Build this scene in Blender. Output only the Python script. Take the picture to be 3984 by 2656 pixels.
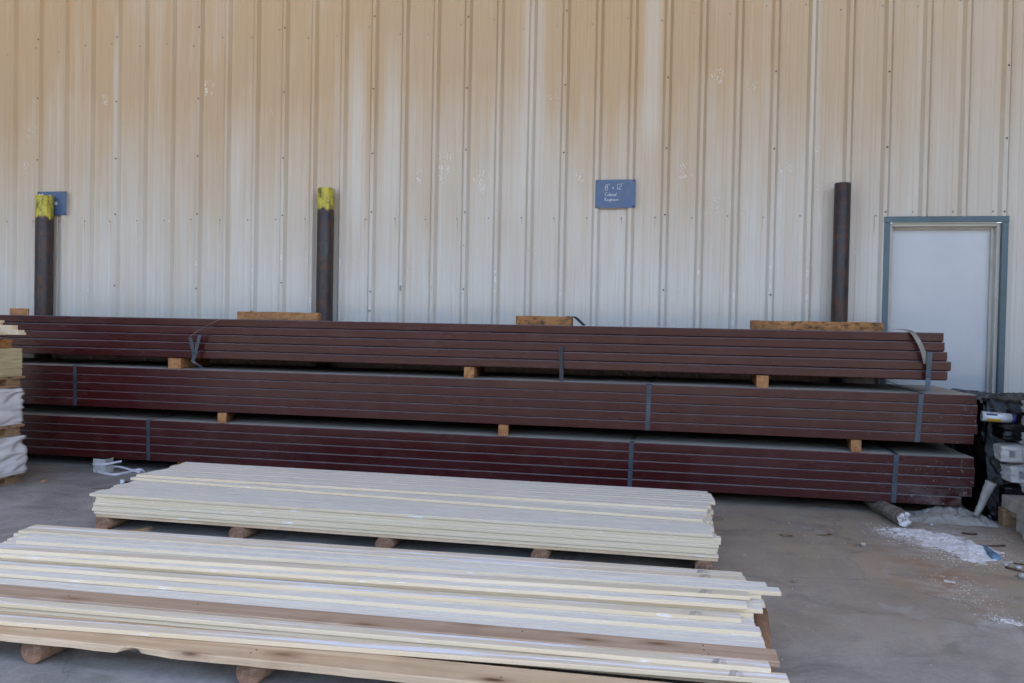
import bpy, bmesh, math, random
from mathutils import Vector, Matrix, noise as mn

for o in list(bpy.data.objects):
    bpy.data.objects.remove(o)
S = bpy.context.scene
C = S.collection
rnd = random.Random(7)
RAD = math.radians

# ------------------------------------------------------------------ camera
CAM_D, CAM_H, YAW, PITCH, ROLL, FPX = 7.4984, 1.28, -.1953, -.0186, .0196, 3216.0
fwd = Vector((math.sin(YAW) * math.cos(PITCH), math.cos(YAW) * math.cos(PITCH), math.sin(PITCH)))
rt0 = Vector((math.cos(YAW), -math.sin(YAW), 0))
up0 = rt0.cross(fwd)
rt = math.cos(ROLL) * rt0 + math.sin(ROLL) * up0
up = -math.sin(ROLL) * rt0 + math.cos(ROLL) * up0
CPOS = Vector((0, -CAM_D, CAM_H))
cam_d = bpy.data.cameras.new('camera')
cam = bpy.data.objects.new('camera', cam_d)
C.objects.link(cam)
M3 = Matrix((rt, up, -fwd)).transposed()
cam.matrix_world = Matrix.Translation(CPOS) @ M3.to_4x4()
cam_d.sensor_width = 36
cam_d.lens = FPX / 3984 * 36
cam_d.clip_end = 2000
S.camera = cam

# ------------------------------------------------------------------ world, sun, exposure
SUN_EL, SUN_AZ = RAD(54), RAD(98)      # azimuth measured from +Y, clockwise
w = bpy.data.worlds.new('World'); S.world = w; w.use_nodes = True
wn = w.node_tree; wn.nodes.clear()
sky = wn.nodes.new('ShaderNodeTexSky'); sky.sky_type = 'NISHITA'; sky.sun_disc = False
sky.sun_elevation = SUN_EL; sky.sun_rotation = SUN_AZ
sky.air_density = 1.0; sky.dust_density = 2.2; sky.ozone_density = 1.0
bg = wn.nodes.new('ShaderNodeBackground'); bg.inputs[1].default_value = .14
wo = wn.nodes.new('ShaderNodeOutputWorld')
wn.links.new(sky.outputs[0], bg.inputs[0]); wn.links.new(bg.outputs[0], wo.inputs[0])
sd = bpy.data.lights.new('sun', 'SUN'); sd.energy = 4.0; sd.angle = RAD(.53); sd.color = (1, .93, .83)
sun = bpy.data.objects.new('sun', sd); C.objects.link(sun)
sdir = Vector((math.sin(SUN_AZ) * math.cos(SUN_EL), math.cos(SUN_AZ) * math.cos(SUN_EL), math.sin(SUN_EL)))
sun.rotation_euler = sdir.to_track_quat('Z', 'Y').to_euler()
sun.location = (0, -20, 20)
S.view_settings.view_transform = 'Standard'; S.view_settings.look = 'None'
S.view_settings.exposure = 2.42; S.view_settings.gamma = 1; S.view_settings.use_curve_mapping = False
S.render.engine = 'CYCLES'
S.cycles.use_denoising = True
S.cycles.max_bounces = 8; S.cycles.diffuse_bounces = 5; S.cycles.glossy_bounces = 3
S.cycles.transparent_max_bounces = 8; S.cycles.caustics_reflective = False; S.cycles.caustics_refractive = False
S.cycles.sample_clamp_indirect = 6

# ------------------------------------------------------------------ survey helpers: a sight line met with a plane of known depth or height
def ray(x, y):
    k = 3984 / 2352
    return ((x * k - 1992) / FPX) * rt + (-(y * k - 1328) / FPX) * up + fwd
def atY(x, y, Y):
    v = ray(x, y); return CPOS + v * ((Y - CPOS.y) / v.y)
def atZ(x, y, Z):
    v = ray(x, y); return CPOS + v * ((Z - CPOS.z) / v.z)

# ------------------------------------------------------------------ node helpers
class NT:
    def __init__(s, name):
        s.m = bpy.data.materials.new(name); s.m.use_nodes = True
        s.t = s.m.node_tree; s.t.nodes.clear()
        s.out = s.t.nodes.new('ShaderNodeOutputMaterial')
        s.b = s.t.nodes.new('ShaderNodeBsdfPrincipled')
        s.t.links.new(s.b.outputs[0], s.out.inputs[0])
    def n(s, typ): return s.t.nodes.new('ShaderNode' + typ)
    def L(s, a, b): s.t.links.new(a, b)
    def put(s, sock, v):
        if hasattr(v, 'is_output'): s.L(v, sock)
        else:
            try: sock.default_value = v
            except Exception: sock.default_value = (*v, 1) if len(v) == 3 else v
    def math(s, op, a, b=0., c=None, clamp=False):
        n = s.n('Math'); n.operation = op; n.use_clamp = clamp
        s.put(n.inputs[0], a); s.put(n.inputs[1], b)
        if c is not None: s.put(n.inputs[2], c)
        return n.outputs[0]
    def mr(s, v, a, b, c=0., d=1., smooth=False):
        n = s.n('MapRange'); n.clamp = True
        if smooth: n.interpolation_type = 'SMOOTHSTEP'
        s.put(n.inputs[0], v)
        for i, q in enumerate((a, b, c, d)): s.put(n.inputs[i + 1], q)
        return n.outputs[0]
    def mix(s, f, a, b, typ='MIX'):
        n = s.n('Mix'); n.data_type = 'RGBA'; n.blend_type = typ
        s.put(n.inputs[0], f); s.put(n.inputs[6], a if hasattr(a, 'is_output') else (*a[:3], 1)); s.put(n.inputs[7], b if hasattr(b, 'is_output') else (*b[:3], 1))
        return n.outputs[2]
    def pos(s): return s.n('NewGeometry').outputs['Position']
    def nrm(s): return s.n('NewGeometry').outputs['Normal']
    def obj(s): return s.n('TexCoord').outputs['Object']
    def rand(s): return s.n('ObjectInfo').outputs['Random']
    def sep(s, v):
        n = s.n('SeparateXYZ'); s.L(v, n.inputs[0]); return n.outputs
    def comb(s, x=0., y=0., z=0.):
        n = s.n('CombineXYZ')
        for i, q in enumerate((x, y, z)): s.put(n.inputs[i], q)
        return n.outputs[0]
    def scl(s, v, sc, off=None):
        n = s.n('VectorMath'); n.operation = 'MULTIPLY'; s.L(v, n.inputs[0]); n.inputs[1].default_value = sc
        o = n.outputs[0]
        if off is not None:
            m = s.n('VectorMath'); m.operation = 'ADD'; s.L(o, m.inputs[0]); s.put(m.inputs[1], off); o = m.outputs[0]
        return o
    def noise(s, v, scale=1., detail=3., rough=.55, dist=0.):
        n = s.n('TexNoise'); s.L(v, n.inputs['Vector']); n.inputs['Scale'].default_value = scale
        n.inputs['Detail'].default_value = detail; n.inputs['Roughness'].default_value = rough; n.inputs['Distortion'].default_value = dist
        return n.outputs[0]
    def bump(s, h, strength=.2, dist=.01):
        n = s.n('Bump'); n.inputs['Strength'].default_value = strength; n.inputs['Distance'].default_value = dist
        s.L(h, n.inputs['Height']); s.L(n.outputs[0], s.b.inputs['Normal'])
    def fin(s, col=None, rough=.6, metal=0., spec=.5, alpha=None):
        if col is not None: s.put(s.b.inputs['Base Color'], col if hasattr(col, 'is_output') else (*col[:3], 1))
        s.put(s.b.inputs['Roughness'], rough); s.put(s.b.inputs['Metallic'], metal)
        s.put(s.b.inputs['Specular IOR Level'], spec)
        if alpha is not None: s.put(s.b.inputs['Alpha'], alpha)
        return s.m

MAT = {}
def plain(name, col, rough=.6, var=.15, scale=8., metal=0., spec=.5, bump=0.):
    t = NT(name); v = t.scl(t.obj(), (1, 1, 1), t.comb(t.math('MULTIPLY', t.rand(), 37.), 0., 0.))
    nz = t.noise(v, scale, 4)
    dark = tuple(c * (1 - var * 1.6) for c in col); light = tuple(min(1, c * (1 + var)) for c in col)
    if bump: t.bump(nz, bump, .01)
    MAT[name] = t.fin(t.mix(t.mr(nz, .3, .7), dark, light), rough, metal, spec)
    return MAT[name]

# wall paint: cream sheet metal under brown road dust, wiped in vertical runs
def m_wall():
    t = NT('painted_sheet_metal'); p = t.pos(); x, y, z = t.sep(p)
    broad = t.noise(t.comb(t.math('MULTIPLY', x, 1.1), 3.1, t.math('MULTIPLY', z, .55)), 1., 3)
    streak = t.noise(t.comb(t.math('MULTIPLY', x, 9.), 0., t.math('MULTIPLY', z, .5)), 1., 4, .6)
    fine = t.noise(t.comb(t.math('MULTIPLY', x, 55.), 9., t.math('MULTIPLY', z, .9)), 1., 3)
    st = t.mr(z, 1.55, 3.65)
    st = t.math('ADD', st, t.math('MULTIPLY', t.math('SUBTRACT', broad, .5), 1.0))
    st = t.math('ADD', st, t.math('MULTIPLY', t.math('SUBTRACT', streak, .5), 1.0))
    st = t.math('ADD', st, t.math('MULTIPLY', t.math('SUBTRACT', fine, .5), .3), clamp=True)
    # wiped runs (x centre, half width, z bottom, z top)
    wipe = None
    for x0, hw, z0, z1 in ((-5.62, .07, 2.3, 4.25), (-3.03, .10, 2.35, 3.9), (-2.68, .13, 2.4, 3.8), (-1.33, .14, 2.5, 4.6), (-.26, .11, 3.0, 4.9), (-4.3, .1, 2.4, 3.2), (1.12, .06, 2.8, 4.6)):
        b = t.mr(t.math('ABSOLUTE', t.math('SUBTRACT', x, x0 + 0.0)), hw, hw * .3, 0., 1., True)
        b = t.math('MULTIPLY', b, t.mr(z, z0 - .25, z0 + .1)); b = t.math('MULTIPLY', b, t.mr(z, z1 + .3, z1 - .5))
        wipe = b if wipe is None else t.math('MAXIMUM', wipe, b)
    wipe = t.math('MULTIPLY', wipe, t.mr(streak, .25, .6, .45, .95))
    st = t.math('MULTIPLY', st, t.math('SUBTRACT', 1., t.math('MULTIPLY', wipe, .6)))
    st = t.math('MULTIPLY', st, t.mr(x, .2, 2.6, 1., .72))
    col = t.mix(t.math('MULTIPLY', st, .95), (.585, .56, .51), (.47, .325, .185))
    # thin soot lines running down
    col = t.mix(t.math('MULTIPLY', t.mr(fine, .58, .75), .22), col, (.26, .20, .15))
    # grey smears low down
    sm = t.noise(t.comb(t.math('MULTIPLY', x, 3.), 5., t.math('MULTIPLY', z, 2.2)), 1., 6, .65)
    col = t.mix(t.math('MULTIPLY', t.mr(sm, .55, .75), t.mr(z, 2.4, 1.2, .05, .4)), col, (.42, .43, .43))
    r = t.rand(); col = t.mix(t.math('MULTIPLY', r, .14), col, (.42, .38, .32))
    dent = t.noise(t.comb(t.math('MULTIPLY', x, 2.), 0., t.math('MULTIPLY', z, 1.2)), 1., 2)
    t.bump(dent, .25, .02)
    MAT['wall'] = t.fin(col, t.mr(st, 0., 1., .42, .7), 0., .4)
m_wall()

def m_purlin():
    t = NT('red_oxide_primer'); o = t.obj(); p = t.pos()
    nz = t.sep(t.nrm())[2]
    x, y, z = t.sep(p)
    big = t.noise(t.comb(t.math('MULTIPLY', x, 1.3), t.math('MULTIPLY', t.rand(), 20.), t.math('MULTIPLY', z, 5.)), 1., 3)
    drip = t.noise(t.comb(t.math('MULTIPLY', x, 22.), t.math('MULTIPLY', t.rand(), 20.), t.math('MULTIPLY', z, 4.)), 1., 3)
    col = t.mix(big, (.040, .0052, .0058), (.060, .0100, .0100))
    col = t.mix(t.math('MULTIPLY', t.rand(), .35), col, (.024, .0055, .0065))
    df = t.math('MULTIPLY', t.mr(drip, .58, .66), t.mr(big, .45, .62))
    col = t.mix(t.math('MULTIPLY', df, .6), col, (.07, .008, .007))
    film = t.math('MULTIPLY', t.mr(t.noise(p, 6., 5), .45, .8), .05)
    col = t.mix(film, col, (.25, .22, .20))
    # white powder spatter towards the right hand end of the lower bundles
    sp = t.noise(p, 55., 3, .7)
    pw = t.math('MULTIPLY', t.mr(sp, .62, .72), t.math('MULTIPLY', t.mr(x, 1.2, 2.0), t.mr(z, .95, .1, .1, 1.)))
    soft = t.math('MULTIPLY', t.mr(t.noise(p, 7., 4), .45, .75), t.math('MULTIPLY', t.mr(x, 1.3, 1.9), t.mr(z, .3, .1)))
    col = t.mix(t.math('MULTIPLY', t.math('MAXIMUM', pw, t.math('MULTIPLY', soft, .5)), .8), col, (.6, .56, .56))
    col = t.mix(t.math('MULTIPLY', t.mr(nz, .2, .6), .38), col, (.27, .235, .25))  # painted sky highlight, with some dust, along the rounded upper edges
    dust = t.mr(nz, .90, .99)
    dust = t.math('MULTIPLY', dust, t.mr(t.noise(p, 3., 4), .2, .5, .72, 1.))
    col = t.mix(t.math('MULTIPLY', dust, .93), col, (.46, .42, .36))
    rough = t.math('ADD', t.mr(big, .3, .7, .20, .32), t.math('MULTIPLY', dust, .5), clamp=True)
    t.bump(t.noise(t.comb(t.math('MULTIPLY', x, .9), 0., t.math('MULTIPLY', z, 3.)), 1., 2), .12, .02)
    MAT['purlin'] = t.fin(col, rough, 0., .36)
m_purlin()

def m_board(name, base, base2, white=0., grain=1.):
    t = NT(name); off = t.comb(t.math('MULTIPLY', t.rand(), 91.), t.math('MULTIPLY', t.rand(), 13.), 0.)
    o = t.scl(t.obj(), (1, 1, 1), off)
    x, y, z = t.sep(o)
    g1 = t.noise(t.comb(t.math('MULTIPLY', x, 11.), t.math('MULTIPLY', y, 150.), t.math('MULTIPLY', z, 300.)), 1., 3, .6)
    g2 = t.noise(t.comb(t.math('MULTIPLY', x, 2.2), t.math('MULTIPLY', y, 60.), 0.), 1., 4, .6)
    g3 = t.noise(t.comb(t.math('MULTIPLY', x, 45.), t.math('MULTIPLY', y, 190.), 0.), 1., 2, .6)
    f = t.math('ADD', t.math('MULTIPLY', g1, .45), t.math('ADD', t.math('MULTIPLY', g2, .35), t.math('MULTIPLY', g3, .2)))
    col = t.mix(t.mr(f, .34, .62), base2, base)
    col = t.mix(t.math('MULTIPLY', t.rand(), .25), col, base2)
    if white:
        wv = t.noise(t.comb(t.math('MULTIPLY', x, .9), t.math('MULTIPLY', y, 38.), 4.), 1., 5, .6)
        col = t.mix(t.math('MULTIPLY', t.mr(wv, .53, .57), white), col, (.80, .81, .90))
    t.bump(f, .25 * grain, .004)
    MAT[name] = t.fin(col, .75, 0., .3)
m_board('board_grey', (.88, .85, .79), (.54, .525, .495))
m_board('board_beige', (.76, .675, .535), (.58, .50, .39), white=.9)
def m_edge():
    t = NT('board_edge'); o = t.scl(t.obj(), (1, 1, 1), t.comb(t.math('MULTIPLY', t.rand(), 50.), 0., 0.))
    n1 = t.noise(t.scl(o, (1.2, 9, 9)), 1., 3); n2 = t.noise(t.scl(o, (150, 60, 12)), 1., 2)
    col = t.mix(t.mr(n1, .3, .7), (.69, .555, .365), (.73, .615, .455))
    col = t.mix(t.math('MULTIPLY', t.mr(n2, .6, .75), .25), col, (.5, .44, .3))
    n3 = t.noise(t.scl(o, (7, 40, 60)), 1., 4)
    col = t.mix(t.math('MULTIPLY', t.mr(n3, .66, .7), .8), col, (.80, .81, .86))
    t.bump(n2, .12, .002)
    MAT['board_edge'] = t.fin(col, .8, 0., .25)
m_edge()

def m_wood(name, c1, c2, c3, sx=1.5, sy=26., knots=0., rough=.8, dirt=0.):
    t = NT(name); off = t.comb(t.math('MULTIPLY', t.rand(), 71.), t.math('MULTIPLY', t.rand(), 9.), 0.)
    o = t.scl(t.obj(), (1, 1, 1), off); x, y, z = t.sep(o)
    v = t.comb(t.math('MULTIPLY', x, sx), t.math('MULTIPLY', y, sy), t.math('MULTIPLY', z, sy))
    a = t.noise(v, 1., 5, .6, .6); b = t.noise(v, 5., 3); cc = t.noise(o, 3.2, 4)
    col = t.mix(t.mr(a, .32, .68), c1, c2)
    col = t.mix(t.math('MULTIPLY', t.mr(b, .55, .72), .45), col, c3)
    col = t.mix(t.math('MULTIPLY', t.mr(cc, .5, .75), .5), col, c3)
    if knots:
        k = t.n('TexVoronoi'); k.feature = 'F1'; t.L(t.scl(o, (3.1, 9., 9.)), k.inputs['Vector']); k.inputs['Scale'].default_value = 1.
        col = t.mix(t.mr(k.outputs['Distance'], .16, .07), col, (.09, .045, .025))
        col = t.mix(t.math('MULTIPLY', t.mr(k.outputs['Distance'], .34, .16), .4), col, (.2, .1, .05))
    if dirt:
        d = t.noise(t.scl(o, (18, 30, 30)), 1., 6, .7)
        col = t.mix(t.math('MULTIPLY', t.mr(d, .48, .62), dirt), col, (.035, .025, .02))
    t.bump(t.math('ADD', a, b), .35, .006)
    MAT[name] = t.fin(col, rough, 0., .3)
m_wood('block_wood', (.33, .145, .055), (.45, .23, .10), (.14, .06, .03), 4., 22., dirt=.5)
m_wood('block_wood_dark', (.34, .15, .05), (.44, .22, .08), (.10, .05, .03), 5., 26., dirt=.9)
m_wood('skid_wood', (.52, .37, .23), (.66, .50, .34), (.32, .20, .115), .9, 30., knots=1.)
m_wood('plank_brown', (.38, .265, .185), (.49, .36, .265), (.22, .135, .09), .8, 30., knots=1.)
m_wood('log_wood', (.20, .115, .07), (.29, .18, .115), (.09, .05, .03), 2., 16.)
m_wood('log_grey', (.17, .14, .115), (.29, .25, .21), (.07, .055, .045), 2., 16., dirt=.8)
m_wood('pallet_wood', (.26, .16, .09), (.36, .23, .13), (.12, .07, .04), 2., 26.)
def m_logend():
    t = NT('log_end_grain'); o = t.scl(t.obj(), (1, 1, 1)); x, y, z = t.sep(o)
    wob = t.noise(o, 22., 3)
    r = t.math('SQRT', t.math('ADD', t.math('MULTIPLY', t.math('SUBTRACT', y, .004), t.math('SUBTRACT', y, .004)), t.math('MULTIPLY', z, z)))
    s = t.math('SINE', t.math('ADD', t.math('MULTIPLY', r, 1150.), t.math('MULTIPLY', wob, 9.)))
    col = t.mix(t.mr(s, -.6, .8), (.24, .125, .075), (.34, .19, .12))
    col = t.mix(t.mr(r, .03, .048, 0., .6), col, (.16, .09, .055))
    col = t.mix(t.math('MULTIPLY', t.mr(t.noise(o, 40., 5), .5, .7), .4), col, (.5, .4, .3))
    t.bump(s, .3, .002)
    MAT['log_end'] = t.fin(col, .85, 0., .2)
m_logend()

def m_dusted():
    t = NT('dusted_log_end'); p = t.pos(); n = t.noise(p, 26., 5, .7)
    col = t.mix(t.mr(n, .42, .56), (.17, .145, .12), (.70, .67, .67)); t.bump(n, .6, .01)
    MAT['dusted_end'] = t.fin(col, .9, 0., .2)
m_dusted()
def m_concrete():
    t = NT('stained_concrete'); p = t.pos(); x, y, z = t.sep(p)
    big = t.noise(p, .55, 5, .6); mid = t.noise(p, 2.3, 6, .65, .8); fine = t.noise(p, 38., 5, .7); grit = t.noise(p, 160., 3, .7)
    tr = t.noise(t.scl(p, (5., 1.4, 1)), 1., 5, .6)
    base = t.mix(t.mr(t.math('ADD', t.math('MULTIPLY', mid, .7), t.math('MULTIPLY', fine, .3)), .38, .64), (.215, .208, .202), (.43, .415, .40))
    # tan dust to the right and by the powder, grey to the left
    tan = t.math('MULTIPLY', t.mr(t.math('ADD', x, t.math('MULTIPLY', t.math('SUBTRACT', big, .5), 3.)), -1.0, 1.1), t.mr(y, -4.6, -2.9))
    base = t.mix(t.math('MULTIPLY', tan, t.mr(tr, .3, .65, .45, 1.)), base, (.44, .335, .235))
    # rust patch
    dx = t.math('SUBTRACT', x, 1.42); dy = t.math('MULTIPLY', t.math('SUBTRACT', y, -2.75), .42)
    rr = t.math('SQRT', t.math('ADD', t.math('MULTIPLY', dx, dx), t.math('MULTIPLY', dy, dy)))
    rust = t.math('MULTIPLY', t.mr(rr, .36, .05), t.mr(t.noise(p, 4.5, 5), .42, .62))
    base = t.mix(t.math('MULTIPLY', rust, .8), base, (.36, .19, .09))
    # dark oily marks
    oil = t.noise(t.scl(p, (1.2, 2.4, 1), (3.3, 1.1, 0.)), 1.2, 6, .68, 1.2)
    base = t.mix(t.math('MULTIPLY', t.mr(oil, .52, .70), .65), base, (.15, .14, .13))
    # pale scuffs
    sc = t.noise(t.scl(p, (2.4, 1.1, 1), (9., 4., 0.)), 1.6, 6, .7, .9)
    base = t.mix(t.math('MULTIPLY', t.mr(sc, .58, .72), .45), base, (.58, .56, .56))
    # ghost of powder trodden around
    for cx, cy, sx, sy, k in ((1.62, -2.05, .30, .42, .75), (1.47, -3.45, .12, .07, .7), (1.40, -3.0, .16, .3, .35), (1.9, -1.7, .3, .2, .45)):
        ex = t.math('DIVIDE', t.math('SUBTRACT', x, cx), sx); ey = t.math('DIVIDE', t.math('SUBTRACT', y, cy), sy)
        q = t.math('SQRT', t.math('ADD', t.math('MULTIPLY', ex, ex), t.math('MULTIPLY', ey, ey)))
        f = t.math('MULTIPLY', t.mr(q, 1.5, .2), t.mr(t.noise(t.scl(p, (1, 1.6, 1)), 11., 6, .72), .44, .60))
        base = t.mix(t.math('MULTIPLY', f, k), base, (.70, .68, .68))
    base = t.mix(t.mr(grit, .3, .7, .0, .34), base, (.17, .16, .15))
    base = t.mix(t.mr(fine, .55, .8, 0., .35), base, (.42, .40, .37))
    # hairline cracks
    v = t.n('TexVoronoi'); v.feature = 'DISTANCE_TO_EDGE'; t.L(t.scl(p, (1, 1, 1), t.comb(t.math('MULTIPLY', mid, .5), 0., 0.)), v.inputs['Vector']); v.inputs['Scale'].default_value = .42
    base = t.mix(t.math('MULTIPLY', t.mr(v.outputs['Distance'], .003, .001), .25), base, (.07, .065, .06))
    h = t.math('ADD', t.math('MULTIPLY', fine, .5), t.math('ADD', t.math('MULTIPLY', mid, .8), t.math('MULTIPLY', grit, .25)))
    t.bump(h, .25, .01)
    MAT['concrete'] = t.fin(base, t.mr(mid, .3, .7, .55, .85), 0., .35)
m_concrete()

def m_pipe(name, yellow, zpaint=2.3):
    t = NT(name); p = t.pos(); x, y, z = t.sep(p)
    a = t.noise(t.scl(p, (26, 26, 3.)), 1., 5, .65); b = t.noise(p, 14., 5, .65); s = t.noise(t.scl(p, (60, 60, 2.2)), 1., 3)
    col = t.mix(t.mr(a, .35, .7), (.014, .013, .017), (.034, .029, .033))
    col = t.mix(t.math('MULTIPLY', t.mr(b, .46, .62), .85), col, (.085, .036, .019))
    col = t.mix(t.math('MULTIPLY', t.mr(s, .62, .72), .55), col, (.15, .075, .035))
    rough = t.mr(b, .3, .7, .34, .7)
    if yellow:
        edge = t.math('ADD', z, t.math('MULTIPLY', t.math('SUBTRACT', t.noise(t.scl(p, (16, 16, 5)), 1., 3), .5), .16))
        yf = t.mr(edge, zpaint - .012, zpaint + .012)
        chip = t.noise(t.scl(p, (22, 22, 9)), 1., 5, .7)
        yf = t.math('MULTIPLY', yf, t.mr(chip, .62, .48, .25, 1.))
        yc = t.mix(t.mr(b, .35, .65), (.42, .35, .035), (.58, .51, .075))
        yc = t.mix(t.math('MULTIPLY', t.mr(s, .5, .7), .5), yc, (.22, .23, .05))
        col = t.mix(yf, col, yc); rough = t.math('MAXIMUM', rough, t.math('MULTIPLY', yf, .55))
    t.bump(b, .3, .004)
    MAT[name] = t.fin(col, rough, 0., .5)
m_pipe('pipe_paint_a', True, 2.30); m_pipe('pipe_paint_b', True, 2.345); m_pipe('pipe_bare', False)

def m_decal(name, col, scale, lo, hi, amt):
    t = NT(name); p = t.pos(); n = t.noise(t.scl(p, (1, 1, .6)), scale, 4, .65)
    MAT[name] = t.fin(col, .8, 0., .2, t.math('MULTIPLY', t.mr(n, lo, hi), amt))
plain('chalky_print', (.66, .635, .58), .85, .06, 40.)
plain('faint_print', (.60, .57, .51), .85, .06, 40.)
plain('dirt_brown', (.42, .34, .255), .85, .1, 30.)
plain('chalk', (.62, .63, .64), .9, .05)
plain('ink', (.06, .06, .06), .8, .05)
def m_sign():
    t = NT('sign_blue_steel'); o = t.obj(); a = t.noise(o, 5., 4, .6, .4)
    col = t.mix(t.mr(a, .4, .75), (.06, .108, .215), (.105, .138, .20))
    g = t.noise(t.scl(o, (1, 1, 1), (7., 2., 3.)), 6., 5)
    col = t.mix(t.math('MULTIPLY', t.mr(g, .55, .75), .55), col, (.17, .17, .16))
    MAT['sign'] = t.fin(col, t.mr(a, .3, .7, .35, .6), 0., .5)
m_sign()
plain('trim_blue', (.068, .115, .137), .45, .12, 5.)
plain('jamb_cream', (.50, .48, .43), .5, .08, 5.)
def m_door():
    t = NT('door_white_paint'); p = t.pos(); a = t.noise(t.scl(p, (3, 1, 3)), 1., 5, .6); b = t.noise(t.scl(p, (30, 1, 9)), 1., 4)
    col = t.mix(t.mr(a, .35, .7), (.49, .505, .525), (.54, .55, .56))
    col = t.mix(t.math('MULTIPLY', t.mr(b, .66, .74), .3), col, (.38, .38, .38))
    MAT['door'] = t.fin(col, .38, 0., .5)
m_door()
plain('screw_zinc', (.30, .29, .27), .45, .3, 90., metal=.5)
plain('screw_dark', (.10, .085, .07), .5, .3, 90., metal=.4)
plain('strap_steel', (.062, .080, .105), .40, .3, 7., metal=.35)
plain('strap_dusty', (.26, .235, .20), .75, .25, 9.)
plain('strap_black', (.022, .024, .03), .5, .3, 12.)
plain('strap_white', (.62, .62, .68), .5, .12, 20.)
plain('carton_grey', (.42, .43, .42), .8, .2, 16.)
plain('powder', (.72, .69, .69), .95, .12, 30., bump=.8)
plain('stone_pale', (.42, .40, .37), .9, .2, 20., bump=.5)
plain('stick_blue', (.12, .22, .32), .6, .35, 22.)
plain('twig', (.13, .075, .045), .85, .3, 20.)
plain('dead_leaf', (.20, .125, .06), .9, .3, 25.)
plain('paper', (.60, .61, .68), .8, .08, 12.)
plain('cardboard', (.36, .27, .19), .85, .2, 9.)
plain('kraft_dirty', (.42, .37, .32), .85, .2, 9.)
plain('bag_white', (.56, .54, .51), .7, .15, 9., bump=.3)
plain('bag_grey', (.47, .47, .47), .7, .15, 9., bump=.3)
plain('print_green', (.16, .25, .19), .8, .3, 40.)
plain('print_navy', (.05, .055, .13), .8, .2, 30.)
plain('print_grey', (.24, .24, .25), .8, .2, 30.)
plain('tube_white', (.68, .70, .74), .35, .05, 8.)
plain('tube_navy', (.03, .03, .14), .4, .1, 8.)
plain('tube_yellow', (.60, .36, .03), .5, .1, 8.)
plain('tan_sheet', (.50, .42, .24), .8, .15, 5.)
plain('roof_white', (.27, .255, .23), .6, .08, 1.)
plain('light_blocker_grey', (.16, .15, .135), .8, .1, .5)
plain('roof_steel', (.30, .11, .08), .6, .1, 2.)
def m_film(name, c1, c2, rough, sc, spec=.5):
    t = NT(name); o = t.obj(); a = t.noise(o, sc, 5, .6); b = t.noise(t.scl(o, (1, 1, 4)), sc * 3, 4)
    col = t.mix(t.mr(a, .4, .7), c1, c2)
    t.bump(b, .35, .01)
    MAT[name] = t.fin(col, t.mr(a, .4, .7, rough, min(1, rough + .3)), 0., spec)
m_film('black_film', (.004, .004, .005), (.011, .0105, .011), .24, 3., .28)
m_film('clear_film', (.29, .265, .24), (.45, .425, .39), .45, 7.)
m_film('white_wrap', (.56, .55, .57), (.68, .67, .69), .45, 4.)
def m_yard():
    t = NT('yard_gravel'); p = t.pos(); a = t.noise(p, .3, 5); b = t.noise(p, 9., 5, .7)
    MAT['yard'] = t.fin(t.mix(b, t.mix(a, (.36, .29, .205), (.44, .36, .26)), (.38, .32, .24)), .9, 0., .2)
m_yard()

# ------------------------------------------------------------------ object helpers
def mesh(name, verts, faces, mats, fm=None, smooth=False):
    me = bpy.data.meshes.new(name); me.from_pydata([tuple(v) for v in verts], [], faces)
    for m in ([mats] if isinstance(mats, str) else mats): me.materials.append(MAT[m])
    if fm:
        for p, i in zip(me.polygons, fm): p.material_index = i
    if smooth:
        for p in me.polygons: p.use_smooth = True
    me.update(); return me
def link(name, me, parent=None, loc=(0, 0, 0), rot=(0, 0, 0), scale=(1, 1, 1)):
    o = bpy.data.objects.new(name, me); C.objects.link(o); o.parent = parent
    o.location = loc; o.rotation_euler = rot; o.scale = scale
    return o
def tag(o, label, cat, group=None):
    o['label'] = label; o['category'] = cat; o['kind'] = 'thing'
    if group: o['group'] = group
    return o
def thing(name, label, cat, loc=(0, 0, 0), rot=(0, 0, 0), group=None):
    return tag(link(name, None, None, loc, rot), label, cat, group)
def struct(o): o['kind'] = 'structure'; return o
def from_bm(name, bm, mats, smooth=False):
    me = bpy.data.meshes.new(name); bm.normal_update(); bm.to_mesh(me); bm.free()
    for m in ([mats] if isinstance(mats, str) else mats): me.materials.append(MAT[m])
    if smooth:
        for p in me.polygons: p.use_smooth = True
    return me
def bbox(name, size, mats, bev=.003, seg=1, fmat=None, cuts=0, jit=0., seed=0):
    """bevelled box, origin at the centre of its base"""
    bm = bmesh.new(); bmesh.ops.create_cube(bm, size=1)
    for v in bm.verts: v.co = Vector((v.co.x * size[0], v.co.y * size[1], (v.co.z + .5) * size[2]))
    if cuts:
        es = [e for e in bm.edges if abs((e.verts[0].co - e.verts[1].co).normalized().x) > .9]
        bmesh.ops.subdivide_edges(bm, edges=es, cuts=cuts)
    if bev: bmesh.ops.bevel(bm, geom=[e for e in bm.edges if e.calc_face_angle(0) > 1.], offset=bev, segments=seg, affect='EDGES', profile=.6)
    if jit:
        for v in bm.verts:
            q = v.co * 9 + Vector((seed * 3.7, 0, 0)); v.co += Vector((mn.noise(q), mn.noise(q + Vector((9, 0, 0))), mn.noise(q + Vector((0, 9, 0))) if v.co.z > .3 * size[2] else 0)) * jit
    bm.normal_update()
    if fmat:
        for f in bm.faces: f.material_index = fmat(f)
    return from_bm(name, bm, mats)
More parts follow.
